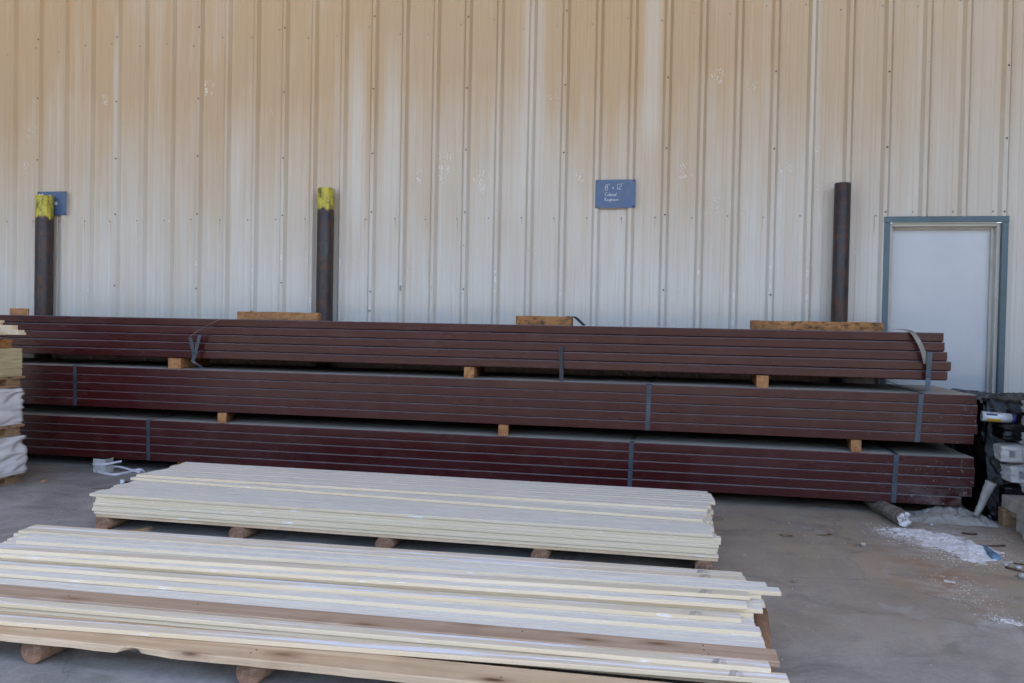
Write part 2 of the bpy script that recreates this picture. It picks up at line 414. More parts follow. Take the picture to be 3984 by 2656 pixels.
def ribbon(name, pts, width, mat, thick=.0012, parent=None):
    """flat band along pts; width is a vector or list of vectors"""
    n = len(pts); P = [Vector(p) for p in pts]; V = []; F = []
    for i in range(n):
        wv = Vector(width[i] if isinstance(width, list) else width) * .5
        tan = (P[min(n - 1, i + 1)] - P[max(0, i - 1)]).normalized(); nn = tan.cross(wv).normalized() * thick * .5
        V += [P[i] - wv - nn, P[i] + wv - nn, P[i] + wv + nn, P[i] - wv + nn]
    for i in range(n - 1):
        a, b = 4 * i, 4 * i + 4
        for k in range(4): F.append((a + k, a + (k + 1) % 4, b + (k + 1) % 4, b + k))
    F += [(3, 2, 1, 0), tuple(4 * (n - 1) + k for k in range(4))]
    return link(name, mesh(name, V, F, mat), parent)
def smooth_path(pts, n=6):
    P = [Vector(p) for p in pts]; out = []
    for i in range(len(P) - 1):
        p0, p1, p2, p3 = P[max(0, i - 1)], P[i], P[i + 1], P[min(len(P) - 1, i + 2)]
        for k in range(n):
            t = k / n
            out.append(.5 * ((2 * p1) + (p2 - p0) * t + (2 * p0 - 5 * p1 + 4 * p2 - p3) * t * t + (3 * p1 - p0 - 3 * p2 + p3) * t ** 3))
    out.append(P[-1]); return out
def tube(name, pts, radii, mat, seg=10, parent=None, caps=True, smooth=True):
    P = [Vector(p) for p in pts]; n = len(P); V = []; F = []
    r = radii if isinstance(radii, list) else [radii] * n
    for i in range(n):
        tn = (P[min(n - 1, i + 1)] - P[max(0, i - 1)]).normalized()
        a = tn.orthogonal().normalized() if abs(tn.z) > .95 else tn.cross(Vector((0, 0, 1))).normalized(); b = tn.cross(a)
        V += [P[i] + (a * math.cos(2 * math.pi * k / seg) + b * math.sin(2 * math.pi * k / seg)) * r[i] for k in range(seg)]
    for i in range(n - 1):
        for k in range(seg): F.append((i * seg + k, i * seg + (k + 1) % seg, (i + 1) * seg + (k + 1) % seg, (i + 1) * seg + k))
    if caps: F += [tuple(range(seg))[::-1], tuple((n - 1) * seg + k for k in range(seg))]
    me = mesh(name, V, F, mat)
    if smooth:
        for p in me.polygons: p.use_smooth = len(p.vertices) == 4
    return link(name, me, parent)
def strokes_mesh(name, strokes, width, mat, to3d):
    """pen strokes (2-D polylines) as flat ribbons mapped by to3d(u, v)"""
    V = []; F = []
    for st in strokes:
        n = len(st); b = len(V)
        for i in range(n):
            a = st[max(0, i - 1)]; c = st[min(n - 1, i + 1)]
            dx, dy = c[0] - a[0], c[1] - a[1]; l = math.hypot(dx, dy) or 1; nx, ny = -dy / l * width / 2, dx / l * width / 2
            V.append(to3d(st[i][0] + nx, st[i][1] + ny)); V.append(to3d(st[i][0] - nx, st[i][1] - ny))
        for i in range(n - 1): F.append((b + 2 * i, b + 2 * i + 1, b + 2 * i + 3, b + 2 * i + 2))
    return mesh(name, V, F, mat)
def arc(cx, cy, rx, ry, a0, a1, n=10):
    return [(cx + rx * math.cos(RAD(a0 + (a1 - a0) * i / n)), cy + ry * math.sin(RAD(a0 + (a1 - a0) * i / n))) for i in range(n + 1)]
GLYPH = {  # hand lettering in a unit-high box: (advance, strokes)
 '8': (.62, [arc(.28, .75, .2, .22, -90, 270, 14), arc(.28, .26, .25, .26, 90, 450, 14)]),
 '"': (.3, [[(.05, 1.1), (.03, .95)], [(.17, 1.1), (.15, .95)]]),
 "'": (.2, [[(.06, 1.12), (.03, .95)]]),
 'x': (.6, [[(.08, .5), (.4, .12)], [(.4, .5), (.08, .12)]]),
 '1': (.32, [[(.15, 1.), (.15, 0)]]),
 '2': (.62, [arc(.26, .74, .22, .25, 160, -35, 9) + [(.02, .03)], [(.02, .03), (.55, .05)]]),
 'C': (.72, [arc(.36, .5, .34, .5, 55, 305, 12)]),
 'o': (.46, [arc(.2, .24, .18, .24, 90, 450, 10)]),
 'l': (.2, [[(.1, .9), (.08, 0)]]),
 'n': (.5, [[(.06, .5), (.06, 0)], [(.06, .3)] + arc(.22, .32, .15, .17, 160, 0, 6) + [(.38, 0)]]),
 'i': (.2, [[(.08, .48), (.08, 0)], [(.08, .72), (.09, .66)]]),
 'a': (.48, [arc(.2, .24, .18, .24, 30, 390, 10), [(.38, .5), (.4, 0)]]),
 'R': (.7, [[(.08, 1.), (.06, 0)], [(.08, 1.)] + arc(.22, .76, .25, .24, 90, -90, 8) + [(.08, .5), (.55, 0)]]),
 'u': (.5, [[(.06, .5)] + arc(.2, .2, .15, .2, 180, 360, 6) + [(.36, .5), (.38, 0)]]),
 'g': (.48, [arc(.2, .24, .17, .24, 30, 390, 10), [(.37, .5), (.37, -.25)] + arc(.2, -.25, .17, .15, 0, -170, 6)]),
 'h': (.48, [[(.06, .95), (.06, 0)], [(.06, .3)] + arc(.22, .32, .15, .17, 160, 0, 6) + [(.37, 0)]]),
 's': (.42, [[(.34, .45), (.2, .5), (.08, .4), (.12, .28), (.28, .2), (.33, .08), (.2, 0), (.05, .05)]]),
 'w': (.6, [[(.03, .5), (.14, 0), (.26, .4), (.38, 0), (.5, .5)]]),
 '9': (.66, [arc(.28, .7, .22, .28, 0, 360, 12), [(.5, .75), (.48, 0)]]),
 '7': (.66, [[(.05, .97), (.52, .97), (.2, 0)]]),
 '4': (.66, [[(.38, 0), (.38, 1.), (.04, .35), (.56, .35)]]),
 ' ': (.3, []),
}
def text_strokes(txt, x, y, h, slant=.05):
    out = []
    for ch in txt:
        adv, st = GLYPH[ch]
        out += [[(x + (p[0] + slant * p[1]) * h, y + p[1] * h) for p in s] for s in st]
        x += adv * h
    return out

# ================================================================== SETTING
yard = link('yard_ground', mesh('yard_ground', [(-400, -400, -.004), (400, -400, -.004), (400, 400, -.004), (-400, 400, -.004)], [(0, 1, 2, 3)], 'yard'))
struct(yard)
slab = link('concrete_floor', mesh('concrete_floor', [(-32, -13.2, 0), (32, -13.2, 0), (32, .5, 0), (-32, .5, 0)], [(0, 1, 2, 3)], 'concrete'))
struct(slab)
# the loading canopy overhead that keeps the sun off this wall
ROOF_Z, ROOF_EDGE = 8.8, -8.6
struct(link('horizon_light_blocker', bbox('horizon_light_blocker', (90, 1, 6.5), 'light_blocker_grey', 0), None, (0, -34, -.003)))  # added unseen block across the yard, cuts the low horizon light
can = struct(link('canopy_roof', None))
link('roof_sheet', bbox('roof_sheet', (66, -ROOF_EDGE + 12.5, .12), 'roof_white', 0), can, (0, (ROOF_EDGE + 12.5) / 2, ROOF_Z))
link('fascia', bbox('fascia', (66, .1, .5), 'roof_white', 0), can, (0, ROOF_EDGE - .051, ROOF_Z - .3))
for i, yy in enumerate((-1.9, -3.8, -5.7)):
    link('roof_purlin', bbox('roof_purlin', (66, .09, .2), 'roof_steel', 0), can, (0, yy, ROOF_Z - .203))

for x in (-13.0, 9.0):
    struct(link('side_light_blocker', bbox('side_light_blocker', (.2, -ROOF_EDGE - .3, ROOF_Z - .25), 'roof_white', 0), None, (x, ROOF_EDGE / 2, .002)))  # added unseen side blockers, so light comes mainly from the front
# ------------------------------------------------------------------ the corrugated wall
PITCHX = .3048; RIB0 = -6.902 + .075
DX0, DX1, DZ = 1.707, 2.656, 2.262          # door opening
wall = thing('metal_wall', 'tall dusty cream ribbed metal building wall with brown stained upper part', 'wall')
def rib_profile(c):
    R = [(-.0395, 0), (-.0145, -.036), (.0145, -.036), (.0395, 0)]
    for q in (.1016, .2032): R += [(q - .0195, 0), (q - .0135, -.0034), (q + .0135, -.0034), (q + .0195, 0)]
    return [(c + a, b) for a, b in R]
WTOP = 8.79
for k in range(-3, 15):
    x0 = RIB0 + (3 * k + 1) * PITCHX
    pr = []
    for j in range(3): pr += rib_profile(x0 + j * PITCHX)
    pr += [(x0 + 3 * PITCHX - .0395, 0), (x0 + 3 * PITCHX - .0145, -.036), (x0 + 3 * PITCHX + .016, -.036), (x0 + 3 * PITCHX + .022, -.028)]
    off = -.0016 if k % 2 else 0
    pr = [(a, b + off) for a, b in pr]
    # break the sheet at the door opening
    pts = []
    for (a, b), (c, d) in zip(pr, pr[1:]):
        pts.append((a, b))
        for e in (DX0, DX1):
            if a < e < c: pts.append((e, b + (d - b) * (e - a) / (c - a)))
    pts.append(pr[-1])
    V = []; F = []
    for (a, b), (c, d) in zip(pts, pts[1:]):
        m = (a + c) / 2; zb = DZ if DX0 < m < DX1 else .02
        s = len(V); V += [(a, b, zb), (c, d, zb), (c, d, WTOP), (a, b, WTOP)]; F.append((s, s + 1, s + 2, s + 3))
    link('wall_panel', mesh('wall_panel', V, F, 'wall'), wall)
# base flashing strip
link('base_trim', bbox('base_trim', (16, .012, .12), 'jamb_cream', .002), wall, (-2, .012, .002))
# screws: girt rows beside each rib, stitching screws up the panel laps
def screw_mesh(name, mat):
    V = []; F = []
    prof = [(.0085, 0), (.0085, -.002), (.0055, -.003), (.0055, -.0085), (.003, -.0095)]
    for r, y in prof: V += [(r * math.cos(k * math.pi / 4), y, r * math.sin(k * math.pi / 4)) for k in range(8)]
    for i in range(4):
        for k in range(8): F.append((i * 8 + k, i * 8 + (k + 1) % 8, i * 8 + 8 + (k + 1) % 8, i * 8 + 8 + k))
    F.append(tuple(32 + k for k in range(8)))
    return mesh(name, V, F, mat)
SCR, SCD = screw_mesh('screw', 'screw_zinc'), screw_mesh('screw_dark', 'screw_dark')
for n in range(-1, 33):
    x = -6.902 + n * PITCHX
    if DX0 - .05 < x < DX1 + .05: zz = DZ + .045
    else: zz = 2.275 + rnd.uniform(-.008, .008)
    link('screw', SCR, wall, (x + rnd.uniform(-.01, .01), -.0016, zz))
    if rnd.random() < .6 and not (DX0 - .05 < x < DX1 + .05):
        h_ = rnd.uniform(.04, .16); w_ = rnd.uniform(.002, .0045)
        link('dirt_run', mesh('dirt_run', [(-w_, 0, 0), (w_, 0, 0), (w_ * .9, 0, -h_ * .5), (w_ * .2, 0, -h_), (-w_ * .5, 0, -h_ * .6)], [(0, 4, 3, 2, 1)], 'dirt_brown'), wall, (x, -.0019, zz - .006))
    link('screw', SCR, wall, (x + rnd.uniform(-.02, .02), -.0016, 4.06 + rnd.uniform(-.06, .06)))
for k in range(-2, 11):
    xr = RIB0 + (3 * k + 1) * PITCHX
    if xr < -7.2 or xr > 2.9: continue
    for zz in (1.62, 2.30, 2.88, 3.50, 4.15):
        if DX0 - .05 < xr < DX1 + .05 and zz < DZ: continue
        if k > 5 and rnd.random() < .4: continue
        link('screw', SCD, wall, (xr + .004, -.0376, zz + rnd.uniform(-.04, .04)))
# hand prints and scuffs wiped through the dust (flat marks lying on the sheet)
def print_mesh(name, seed, mat, hand=True):
    r = random.Random(seed); V = []; F = []
    def blob(cx, cz, rx, rz, ang, n=12):
        b = len(V); V.append((cx, 0, cz))
        for k in range(n):
            a = 2 * math.pi * k / n; q = 1 + r.uniform(-.25, .25); ux, uz = rx * q * math.cos(a), rz * q * math.sin(a)
            V.append((cx + ux * math.cos(ang) - uz * math.sin(ang), 0, cz + ux * math.sin(ang) + uz * math.cos(ang)))
        for k in range(n): F.append((b, b + 1 + (k + 1) % n, b + 1 + k))
    if hand:
        for k in range(10): blob(-.018 + r.gauss(0, .008), -.012 + r.gauss(0, .018), r.uniform(.002, .006), r.uniform(.004, .013), .3, 6)
        for k in range(8): blob(.02 + r.gauss(0, .007), -.02 + r.gauss(0, .016), r.uniform(.002, .005), r.uniform(.004, .012), -.3, 6)
        for k in range(4):
            for q in range(3): blob(-.03 + .022 * k + r.gauss(0, .002), .04 + .016 * q + .012 * math.sin(k * 1.1 + .4), r.uniform(.002, .005), r.uniform(.005, .010), .25 - .17 * k, 6)
        for q in range(3): blob(-.05 - .008 * q, -.005 + .01 * q, .004, .008, .9, 6)
    else:
        for k in range(r.randint(14, 24)): blob(r.gauss(0, .028), r.gauss(0, .038), r.uniform(.0015, .005), r.uniform(.004, .022), r.uniform(-.5, .5), 6)
    return mesh(name, V, F, mat)
HP = [print_mesh('handprint', s, 'chalky_print') for s in (1, 2)]
SC = [print_mesh('scuff_mark', s, m, False) for s, m in ((3, 'chalky_print'), (4, 'faint_print'), (5, 'faint_print'))]
for px, py, m, s, a in ((478, 208, HP[0], 1.25, .1), (243, 232, SC[0], .9, 0), (563, 212, SC[1], .7, .2), (622, 258, SC[1], .6, .5),
        (1022, 380, HP[1], 1.5, 0), (1018, 405, SC[0], 1.2, .4), (965, 410, HP[0], 1.2, -.5), (1108, 420, HP[1], 1.35, .2), (1108, 432, SC[0], 1., .2),
        (1272, 228, SC[1], .8, -.6), (1335, 408, HP[0], .9, .5), (1092, 497, SC[1], .6, 0), (1578, 398, HP[1], 1.1, -.6), (1650, 180, HP[0], 1., .3),
        (1722, 195, SC[1], .9, .2), (1640, 470, SC[1], 1.3, .8), (1800, 395, HP[1], 1., .8), (1875, 345, SC[0], .8, 1.4), (1885, 430, SC[1], 1.1, .9),
        (1690, 480, SC[2], 1.4, .6), (808, 655, SC[0], .8, 0), (822, 592, SC[2], 1., 0), (705, 595, SC[0], .9, .2), (876, 716, SC[2], .9, 0),
        (1395, 525, SC[1], 1., .2), (1215, 580, SC[2], 1.2, 0), (60, 380, SC[1], 1., 0), (75, 300, SC[2], .9, 0), (1970, 585, SC[1], 1.2, 0), (1560, 670, SC[1], 1.2, .4),
        (1850, 600, SC[2], 1.4, .3), (320, 560, SC[2], 1., 0), (1300, 640, SC[2], 1.3, .2), (940, 620, SC[2], 1.2, .1)):
    p = atY(px, py, 0)
    link('handprint' if m in HP else 'scuff_mark', m, wall, (p.x, -.0020 - rnd.uniform(0, .0006), p.z), (0, a, 0), (s, 1, s))

def rib_x(x): return RIB0 + round((x - RIB0) / PITCHX) * PITCHX
for px, py, w_, h_, m in ((1063, 563, .018, .006, 'ink'), (1136, 483, .012, .004, 'ink'), (916, 512, .006, .006, 'ink'), (2118, 143, .008, .008, 'ink'), (2114, 340, .006, .005, 'ink'), (1212, 575, .004, .05, 'print_grey'), (1137, 630, .003, .04, 'print_grey'), (1010, 660, .003, .06, 'print_grey')):
    p = atY(px, py, -.037); V = [(-w_ / 2, 0, 0), (w_ * .1, 0, -h_ * .5), (w_ / 2, 0, -h_ * .1), (w_ * .2, 0, h_ * .5)]
    link('tear_mark', mesh('tear_mark', V, [(0, 1, 2, 3)], m), wall, (rib_x(p.x) + rnd.uniform(-.004, .004), -.0384, p.z))
for k in range(46):
    x = rib_x(rnd.uniform(-6.5, 1.6)); z0 = 1.3 + abs(rnd.gauss(0, .35)); h_ = rnd.uniform(.01, .06); n = 6
    V = []
    for i in range(n + 1): V += [(-.0125 + .006 * rnd.random(), 0, h_ * i / n), (.0125 - .010 * rnd.random(), 0, h_ * i / n)]
    link('worn_paint', mesh('worn_paint', V, [(2 * i, 2 * i + 1, 2 * i + 3, 2 * i + 2) for i in range(n)], 'chalky_print' if k % 3 else 'faint_print'), wall, (x, -.0382, z0))

# ------------------------------------------------------------------ door
door = thing('steel_door', 'white steel door set back in a blue grey trimmed frame', 'door', (DX0, 0, 0))
DW = DX1 - DX0
def dpart(name, sx, sy, sz, x, y, z, mat, bev=.002):
    return link(name, bbox(name, (sx, sy, sz), mat, bev), door, (x, y, z))
T = .048
dpart('trim', T, .042, DZ - .05, T / 2 - .004, -.022, .001, 'trim_blue')
dpart('trim', T, .042, DZ - .05, DW - T / 2 + .004, -.022, .001, 'trim_blue')
dpart('trim', DW + .014, .046, T, DW / 2, -.022, DZ - T + .002, 'trim_blue')
# stepped cream jamb
for i, (dx, y, d) in enumerate(((T - .003, .035, .07), (T + .018, .075, .03))):
    wd = .03
    dpart('jamb', wd, d, DZ - T - .02 * i - .001, dx + wd / 2 - .005, y, .001, 'jamb_cream')
    dpart('jamb', wd, d, DZ - T - .02 * i - .001, DW - dx - wd / 2 + .005, y, .001, 'jamb_cream')
    dpart('jamb', DW - 2 * dx - 2 * wd + .008, d, .03, DW / 2, y + .001, DZ - T - .028 - .02 * i, 'jamb_cream')
leaf = dpart('door_leaf', DW - 2 * T - .05, .04, DZ - T - .03, DW / 2, .112, .01, 'door')
link('door_knob', tube('k', [(0, 0, 0), (0, -.05, 0), (0, -.055, 0)], [.012, .026, .02], 'screw_zinc').data, leaf, (-.34, -.02, .92))
bpy.data.objects.remove(bpy.data.objects['k'])

# ------------------------------------------------------------------ signs
def sign(px0, px1, py0, py1, label):
    a = atY(px0, py0, -.04); b = atY(px1, py1, -.04); W = b.x - a.x; H = a.z - b.z
    s = thing('blue_sign', label, 'sign', (a.x, -.0405, b.z))
    link('plate', bbox('plate', (W, .003, H), 'sign', .0008), s, (W / 2, 0, 0))
    for u in (.045, .955):
        for v in (.05, .95): link('rivet', SCD, s, (W * u, -.0016, H * v))
    return s, W, H
s1, W, H = sign(1368, 1459, 413, 477, 'square blue sign with white handwriting between second pipe and third pipe')
st = text_strokes('8"', .235 * W, .63 * H, .2 * H) + text_strokes('x', .41 * W, .65 * H, .17 * H) + text_strokes("12'", .53 * W, .65 * H, .2 * H) \
   + text_strokes('Colonial', .245 * W, .425 * H, .125 * H) + text_strokes('Roughsawn', .235 * W, .255 * H, .105 * H)
link('lettering', strokes_mesh('lettering', st, .0032, 'chalk', lambda u, v: (u, -.0022, v)), s1)
s2, W, H = sign(86, 153, 440, 494, 'blue sign with white smudges half hidden behind the leftmost pipe')
st = [arc(.64 * W, .5 * H, .045 * W, .06 * H, 0, 360, 12), arc(.64 * W, .5 * H, .02 * W, .03 * H, 0, 360, 12), arc(.52 * W, .4 * H, .03 * W, .07 * H, 0, 360, 12), [(.05 * W, .9 * H), (.12 * W, .86 * H), (.2 * W, .9 * H)], [(.4 * W, .84 * H), (.48 * W, .82 * H)]]
link('lettering', strokes_mesh('lettering', st, .010, 'chalk', lambda u, v: (u, -.0022, v)), s2)

# ------------------------------------------------------------------ pipe bollards
def pipe(px0, px1, py, mat, label):
    Yp = -.122
    a = atY(px0, py, Yp); b = atY(px1, py, Yp); r = (b.x - a.x) / 2; x = (a.x + b.x) / 2; h = a.z
    t = thing('pipe_bollard', label, 'bollard', (x, Yp, 0), group='steel pipe bollards along the wall')
    seg = 28; V = []; F = []
    rings = [(r, 0), (r, h * .35), (r, h * .7), (r, h - .004), (r - .003, h), (r - .008, h), (r - .009, h - .12)]
    for rr, z in rings: V += [(rr * math.cos(2 * math.pi * k / seg), rr * math.sin(2 * math.pi * k / seg), z) for k in range(seg)]
    for i in range(len(rings) - 1):
        for k in range(seg): F.append((i * seg + k, i * seg + (k + 1) % seg, (i + 1) * seg + (k + 1) % seg, (i + 1) * seg + k))
    F.append(tuple((len(rings) - 1) * seg + k for k in range(seg)))
    me = mesh('pipe', V, F, mat)
    for p in me.polygons: p.use_smooth = abs(p.normal.z) < .5
    link('pipe', me, t)
    # weld bead near the foot and a cap weld seam
    tube('weld_bead', [(r * 1.0 * math.cos(a_), r * 1.0 * math.sin(a_), .012) for a_ in [2 * math.pi * k / 20 for k in range(21)]], .008, mat, 6, t)
pipe(86, 119, 450, 'pipe_paint_a', 'rusty dark pipe with worn yellow top in front of a half hidden blue sign')
pipe(731, 767, 433, 'pipe_paint_b', 'rusty dark pipe with bright yellow top standing second from the left')
pipe(1917, 1955, 421, 'pipe_bare', 'bare dark rusty pipe without yellow paint standing next to the door')

# ------------------------------------------------------------------ purlin bundles
LAY = .069; PW = .2032
def purlin_mesh(name, length, h, r, rbot):
    # inverted C section: web on top, flanges down the sides with returned lips
    w2 = PW / 2 - .0012; t = .0026; prof = []
    for k in range(4):
        a = math.pi - k * math.pi / 6; prof.append((-w2 + r + r * math.cos(a), h - r + r * math.sin(a)))
    for k in range(4):
        a = math.pi / 2 - k * math.pi / 6; prof.append((w2 - r + r * math.cos(a), h - r + r * math.sin(a)))
    rb = rbot
    g = rb
    low_r = [(w2, g + .0015), (w2 - .0015, g), (w2 - .020, g), (w2 - .022, 0), (w2 - .04, 0), (w2 - .04, t), (w2 - .026, t), (w2 - .024, g + t), (w2 - t, g + t), (w2 - t, h - t - r * .5), (w2 - t - r * .6, h - t)]
    low_l = [(-a, b) for a, b in low_r[::-1]]
    ring = prof + low_r + low_l
    n = len(ring); V = []; F = []
    for x in (-length, 0): V += [(x, a, b) for a, b in ring]
    for k in range(n): F.append((k, (k + 1) % n, n + (k + 1) % n, n + k))
    F += [tuple(range(n))[::-1], tuple(range(n, 2 * n))]
    me = mesh(name, V, F, 'purlin')
    for p in me.polygons: p.use_smooth = False
    return me
def bundle(label, yfront, zbase, ends_px, z_pys, lay, r, length, jit, na=5):
    b = thing('purlin_bundle', label, 'steel beams', (0, yfront, zbase), group='bundles of dark red steel purlins')
    me = purlin_mesh('purlin', length, lay - .0006, r, .0075 if r > .0063 else .0042)
    for i in range(5):                       # from the bottom layer up
        xe = atY(ends_px[4 - i], z_pys[4 - i], yfront).x
        for j in range(na):
            dy = jit[i] if j == 0 else 0
            link('purlin', me, b, (xe + (rnd.uniform(-.03, .01) if j else 0), PW / 2 + j * PW + dy + (.0 if j == 0 else .0095), i * lay))
    return b
cz = lambda x, y: ((2700 + x / 1.802) * 2352 / 3984, (1180 + y / 1.802) * 2352 / 3984)
e6 = lambda x, y: ((3480 + x / 5.227) * 2352 / 3984, (1260 + y / 5.227) * 2352 / 3984)
def split(f, xs, ys): q = [f(a, b) for a, b in zip(xs, ys)]; return [a for a, _ in q], [b for _, b in q]
YB1, YB2, YB3 = -1.30, -1.30, -1.242
Z1 = .089; Z2 = Z1 + 5 * LAY + .089; Z3 = Z2 + 5 * LAY + .089
LAY3 = .0672
ex, ey = split(cz, (1965, 1970, 1965, 1950, 1875), (1080, 1150, 1230, 1300, 1370))
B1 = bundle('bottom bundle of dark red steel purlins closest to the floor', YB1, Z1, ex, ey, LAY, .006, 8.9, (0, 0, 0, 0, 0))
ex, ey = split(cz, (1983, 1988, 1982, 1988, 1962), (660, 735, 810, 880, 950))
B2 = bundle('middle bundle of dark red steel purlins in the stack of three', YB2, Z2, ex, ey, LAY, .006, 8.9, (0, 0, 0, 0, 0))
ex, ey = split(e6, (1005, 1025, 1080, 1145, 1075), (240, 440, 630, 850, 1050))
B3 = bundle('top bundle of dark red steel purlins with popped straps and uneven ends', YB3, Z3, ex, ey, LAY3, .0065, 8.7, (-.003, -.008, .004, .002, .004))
ZT3 = Z3 + 5 * LAY3
def band(b, px, py, yf, h, lean=0., seal=True):
    x = atY(px, py, yf).x; g = .0016; W = (.033, 0, 0)
    d = 5 * PW + .0125
    pts = [(x + lean, -g, .004), (x + lean * .5, -g, h * .5), (x, -g, h - .004), (x, .003, h + g), (x + .004, .15, h + g + .0006), (x + .012, d - .004, h + g), (x + .012, d + g, h - .004), (x + .012, d + g, .004)]
    ribbon('strap', pts, W, 'strap_steel', .0014, b)
    if seal: link('strap_seal', bbox('strap_seal', (.04, .05, .004), 'strap_dusty', .001), b, (x + .002, .075, h + g + .0016))
H5 = 5 * LAY
band(B2, 172, 880, YB2, H5, .004); band(B2, 1490, 930, YB2, H5, -.006); band(B2, 2115, 950, YB2, H5, -.02, False)
band(B1, 340, 1010, YB1, H5, .005); band(B1, 1450, 1060, YB1, H5, -.008); band(B1, 2058, 1090, YB1, H5, -.012, False)
# popped straps of the top bundle (points in bundle coordinates)
def rel(p, b): return Vector(p) - b.location
yo = YB3 - .012
def path(b, L): return smooth_path([rel(atY(x, y, Y), b) for x, y, Y in L])
ribbon('strap', path(B3, [(530, 737, YB3 + .16), (508, 734, YB3 + .02), (490, 740, yo - .02), (462, 755, yo - .05), (437, 773, yo - .07)]), (.02, .02, .014), 'strap_dusty', .0014, B3)
ribbon('strap', path(B3, [(437, 774, yo - .07), (441, 795, yo - .06), (446, 818, yo - .05)]), (.03, .004, .0), 'strap_steel', .0014, B3)
ribbon('strap', path(B3, [(459, 769, yo - .045), (452, 795, yo - .047), (446, 820, yo - .05), (443, 829, yo - .05), (452, 836, yo - .045), (468, 846, YB3 - .03)]), (.027, .006, .0), 'strap_steel', .0014, B3)
ribbon('strap', [rel(atY(x, y, Y), B3) for x, y, Y in [(1290, 876, YB3 - .022), (1289, 840, YB3 - .02), (1288, 796, YB3 - .024)]], (.031, 0, 0), 'strap_black', .0014, B3)
ribbon('strap', path(B3, [(2040, 757.5, YB3 + .25), (2066, 756, YB3 + .1), (2092, 761, YB3 - .005), (2108, 780, yo - .035), (2120, 806, yo - .04), (2127, 835, yo - .03)]), [Vector((.034, .012, .004))] * 31, 'strap_dusty', .0014, B3)
ribbon('strap', [rel(atY(x, y, Y), B3) for x, y, Y in [(2130, 897, YB3 - .06), (2132, 868, YB3 - .05), (2134, 840, yo - .045), (2136, 808, yo - .05)]], (.034, .0, 0), 'strap_steel', .0014, B3)
ribbon('strap', path(B3, [(2020, 869, YB3 + .22), (2050, 879, YB3 + .06), (2085, 892, YB3 - .05), (2125, 897.5, YB3 - .09)]), (.012, .028, 0), 'strap_black', .0014, B3)
ribbon('strap', path(B2, [(118, 838.5, YB2 + .05), (190, 836, YB2 + .09), (240, 832, YB2 + .16)]), (.006, .03, 0), 'strap_black', .0014, B2)
# pen marks sprayed on the front of the middle bundle
def mark(px, py, rx, rz):
    p = rel(atY(px, py, YB2), B2); V = [(0, 0, 0)] + [(rx * math.cos(a) * rnd.uniform(.6, 1.1), 0, rz * math.sin(a) * rnd.uniform(.6, 1.1)) for a in [2 * math.pi * k / 9 for k in range(9)]]
    link('ink_mark', mesh('ink_mark', V, [(0, 1 + (k + 1) % 9, 1 + k) for k in range(9)], 'ink'), B2, (p.x, -.0006, p.z))
for a in ((1044, 929, .006, .009), (1050, 929, .007, .009), (1014, 928, .003, .008), (1014, 935, .003, .005), (1127, 935, .004, .009), (1007, 934, .002, .003)): mark(*a)

# ------------------------------------------------------------------ timber blocks on and between the bundles
def block(label, loc, rot, size, mat='block_wood', seed=0, cat='wood block', group='timber spacer blocks in the purlin stack'):
    me = bbox('timber', size, mat, .004, 2, cuts=6, jit=.0035, seed=seed)
    return tag(link('timber_block', me, None, loc, (0, 0, rot)), label, cat, group)
def top_block(px0, px1, py, Y, rot, sy, sz, mat, label, seed):
    a = atY(px0, py, Y); b = atY(px1, py, Y); L = (b.x - a.x - sy * abs(math.sin(rot))) / max(.2, math.cos(rot))
    return block(label, ((a.x + b.x) / 2, Y, ZT3 + .0005), rot, (L, sy, sz), mat, seed)
p_ = atY(45, 710, -.85)
block('short orange timber block lying left of the leftmost pipe on the top purlins', (p_.x, -.85, ZT3 + .0005), RAD(38), (.15, .10, .062), 'block_wood', 1)
top_block(555, 730, 724, -.78, RAD(10), .09, .068, 'block_wood', 'orange timber block on the top purlins beside the yellow topped second pipe', 2)
tb3 = top_block(1185, 1316, 736, -.84, RAD(-6), .09, .072, 'block_wood_dark', 'dirty timber block on the top purlins with a strap bent over its end', 3)
top_block(1723, 2027, 748, -.80, RAD(-3), .09, .068, 'block_wood_dark', 'longest timber piece blackened along its face lying in front of the bare pipe', 4)
# bent strap over the third block
q = tb3.location
xr = atY(1316, 736, -.84).x
bs = thing('bent_strap', 'short bent steel strap hooked over the end of a dirty timber block', 'strap', (xr - .02, -.84, ZT3))
ribbon('band', smooth_path([(-.012, -.062, -.012), (-.018, -.052, .012), (-.02, -.05, .066), (-.012, -.03, .0755), (.0, .02, .0755), (.03, .05, .07), (.075, .07, .03), (.105, .085, .003)], 4), (.032, .006, 0), 'strap_steel', .0014, bs)
def gap_block(px0, px1, py, Yf, zb, h, rot, length, label, seed, mat='block_wood'):
    a = atY(px0, py, Yf); b = atY(px1, py, Yf); wd = (b.x - a.x) * math.cos(rot)
    c = Vector(((a.x + b.x) / 2, Yf, 0)) + Vector((math.sin(rot), math.cos(rot), 0)) * (length / 2)
    return block(label, (c.x, c.y, zb + .0008), math.pi / 2 - rot, (length, wd, h - .0016), mat, seed)
G = .089; ZG2 = Z2 + H5; ZG1 = Z1 + H5
gap_block(387, 414, 840, -1.27, ZG2, G, RAD(-9), .6, 'orange spacer timber under the top bundle below the popped left strap', 5)
gap_block(1065, 1089, 863, -1.265, ZG2, G, RAD(-7), .75, 'orange spacer timber under the top bundle at its middle', 6)
gap_block(1738, 1766, 880, -1.285, ZG2, G, RAD(2), .75, 'orange spacer timber under the top bundle at its right part', 7)
gap_block(500, 519, 967, -1.31, ZG1, G, RAD(-21), .78, 'pale ended spacer timber under the middle bundle at the left', 8)
gap_block(1144, 1167, 1000, -1.31, ZG1, G, RAD(-10), .78, 'clean cut spacer timber under the middle bundle near its centre', 9)
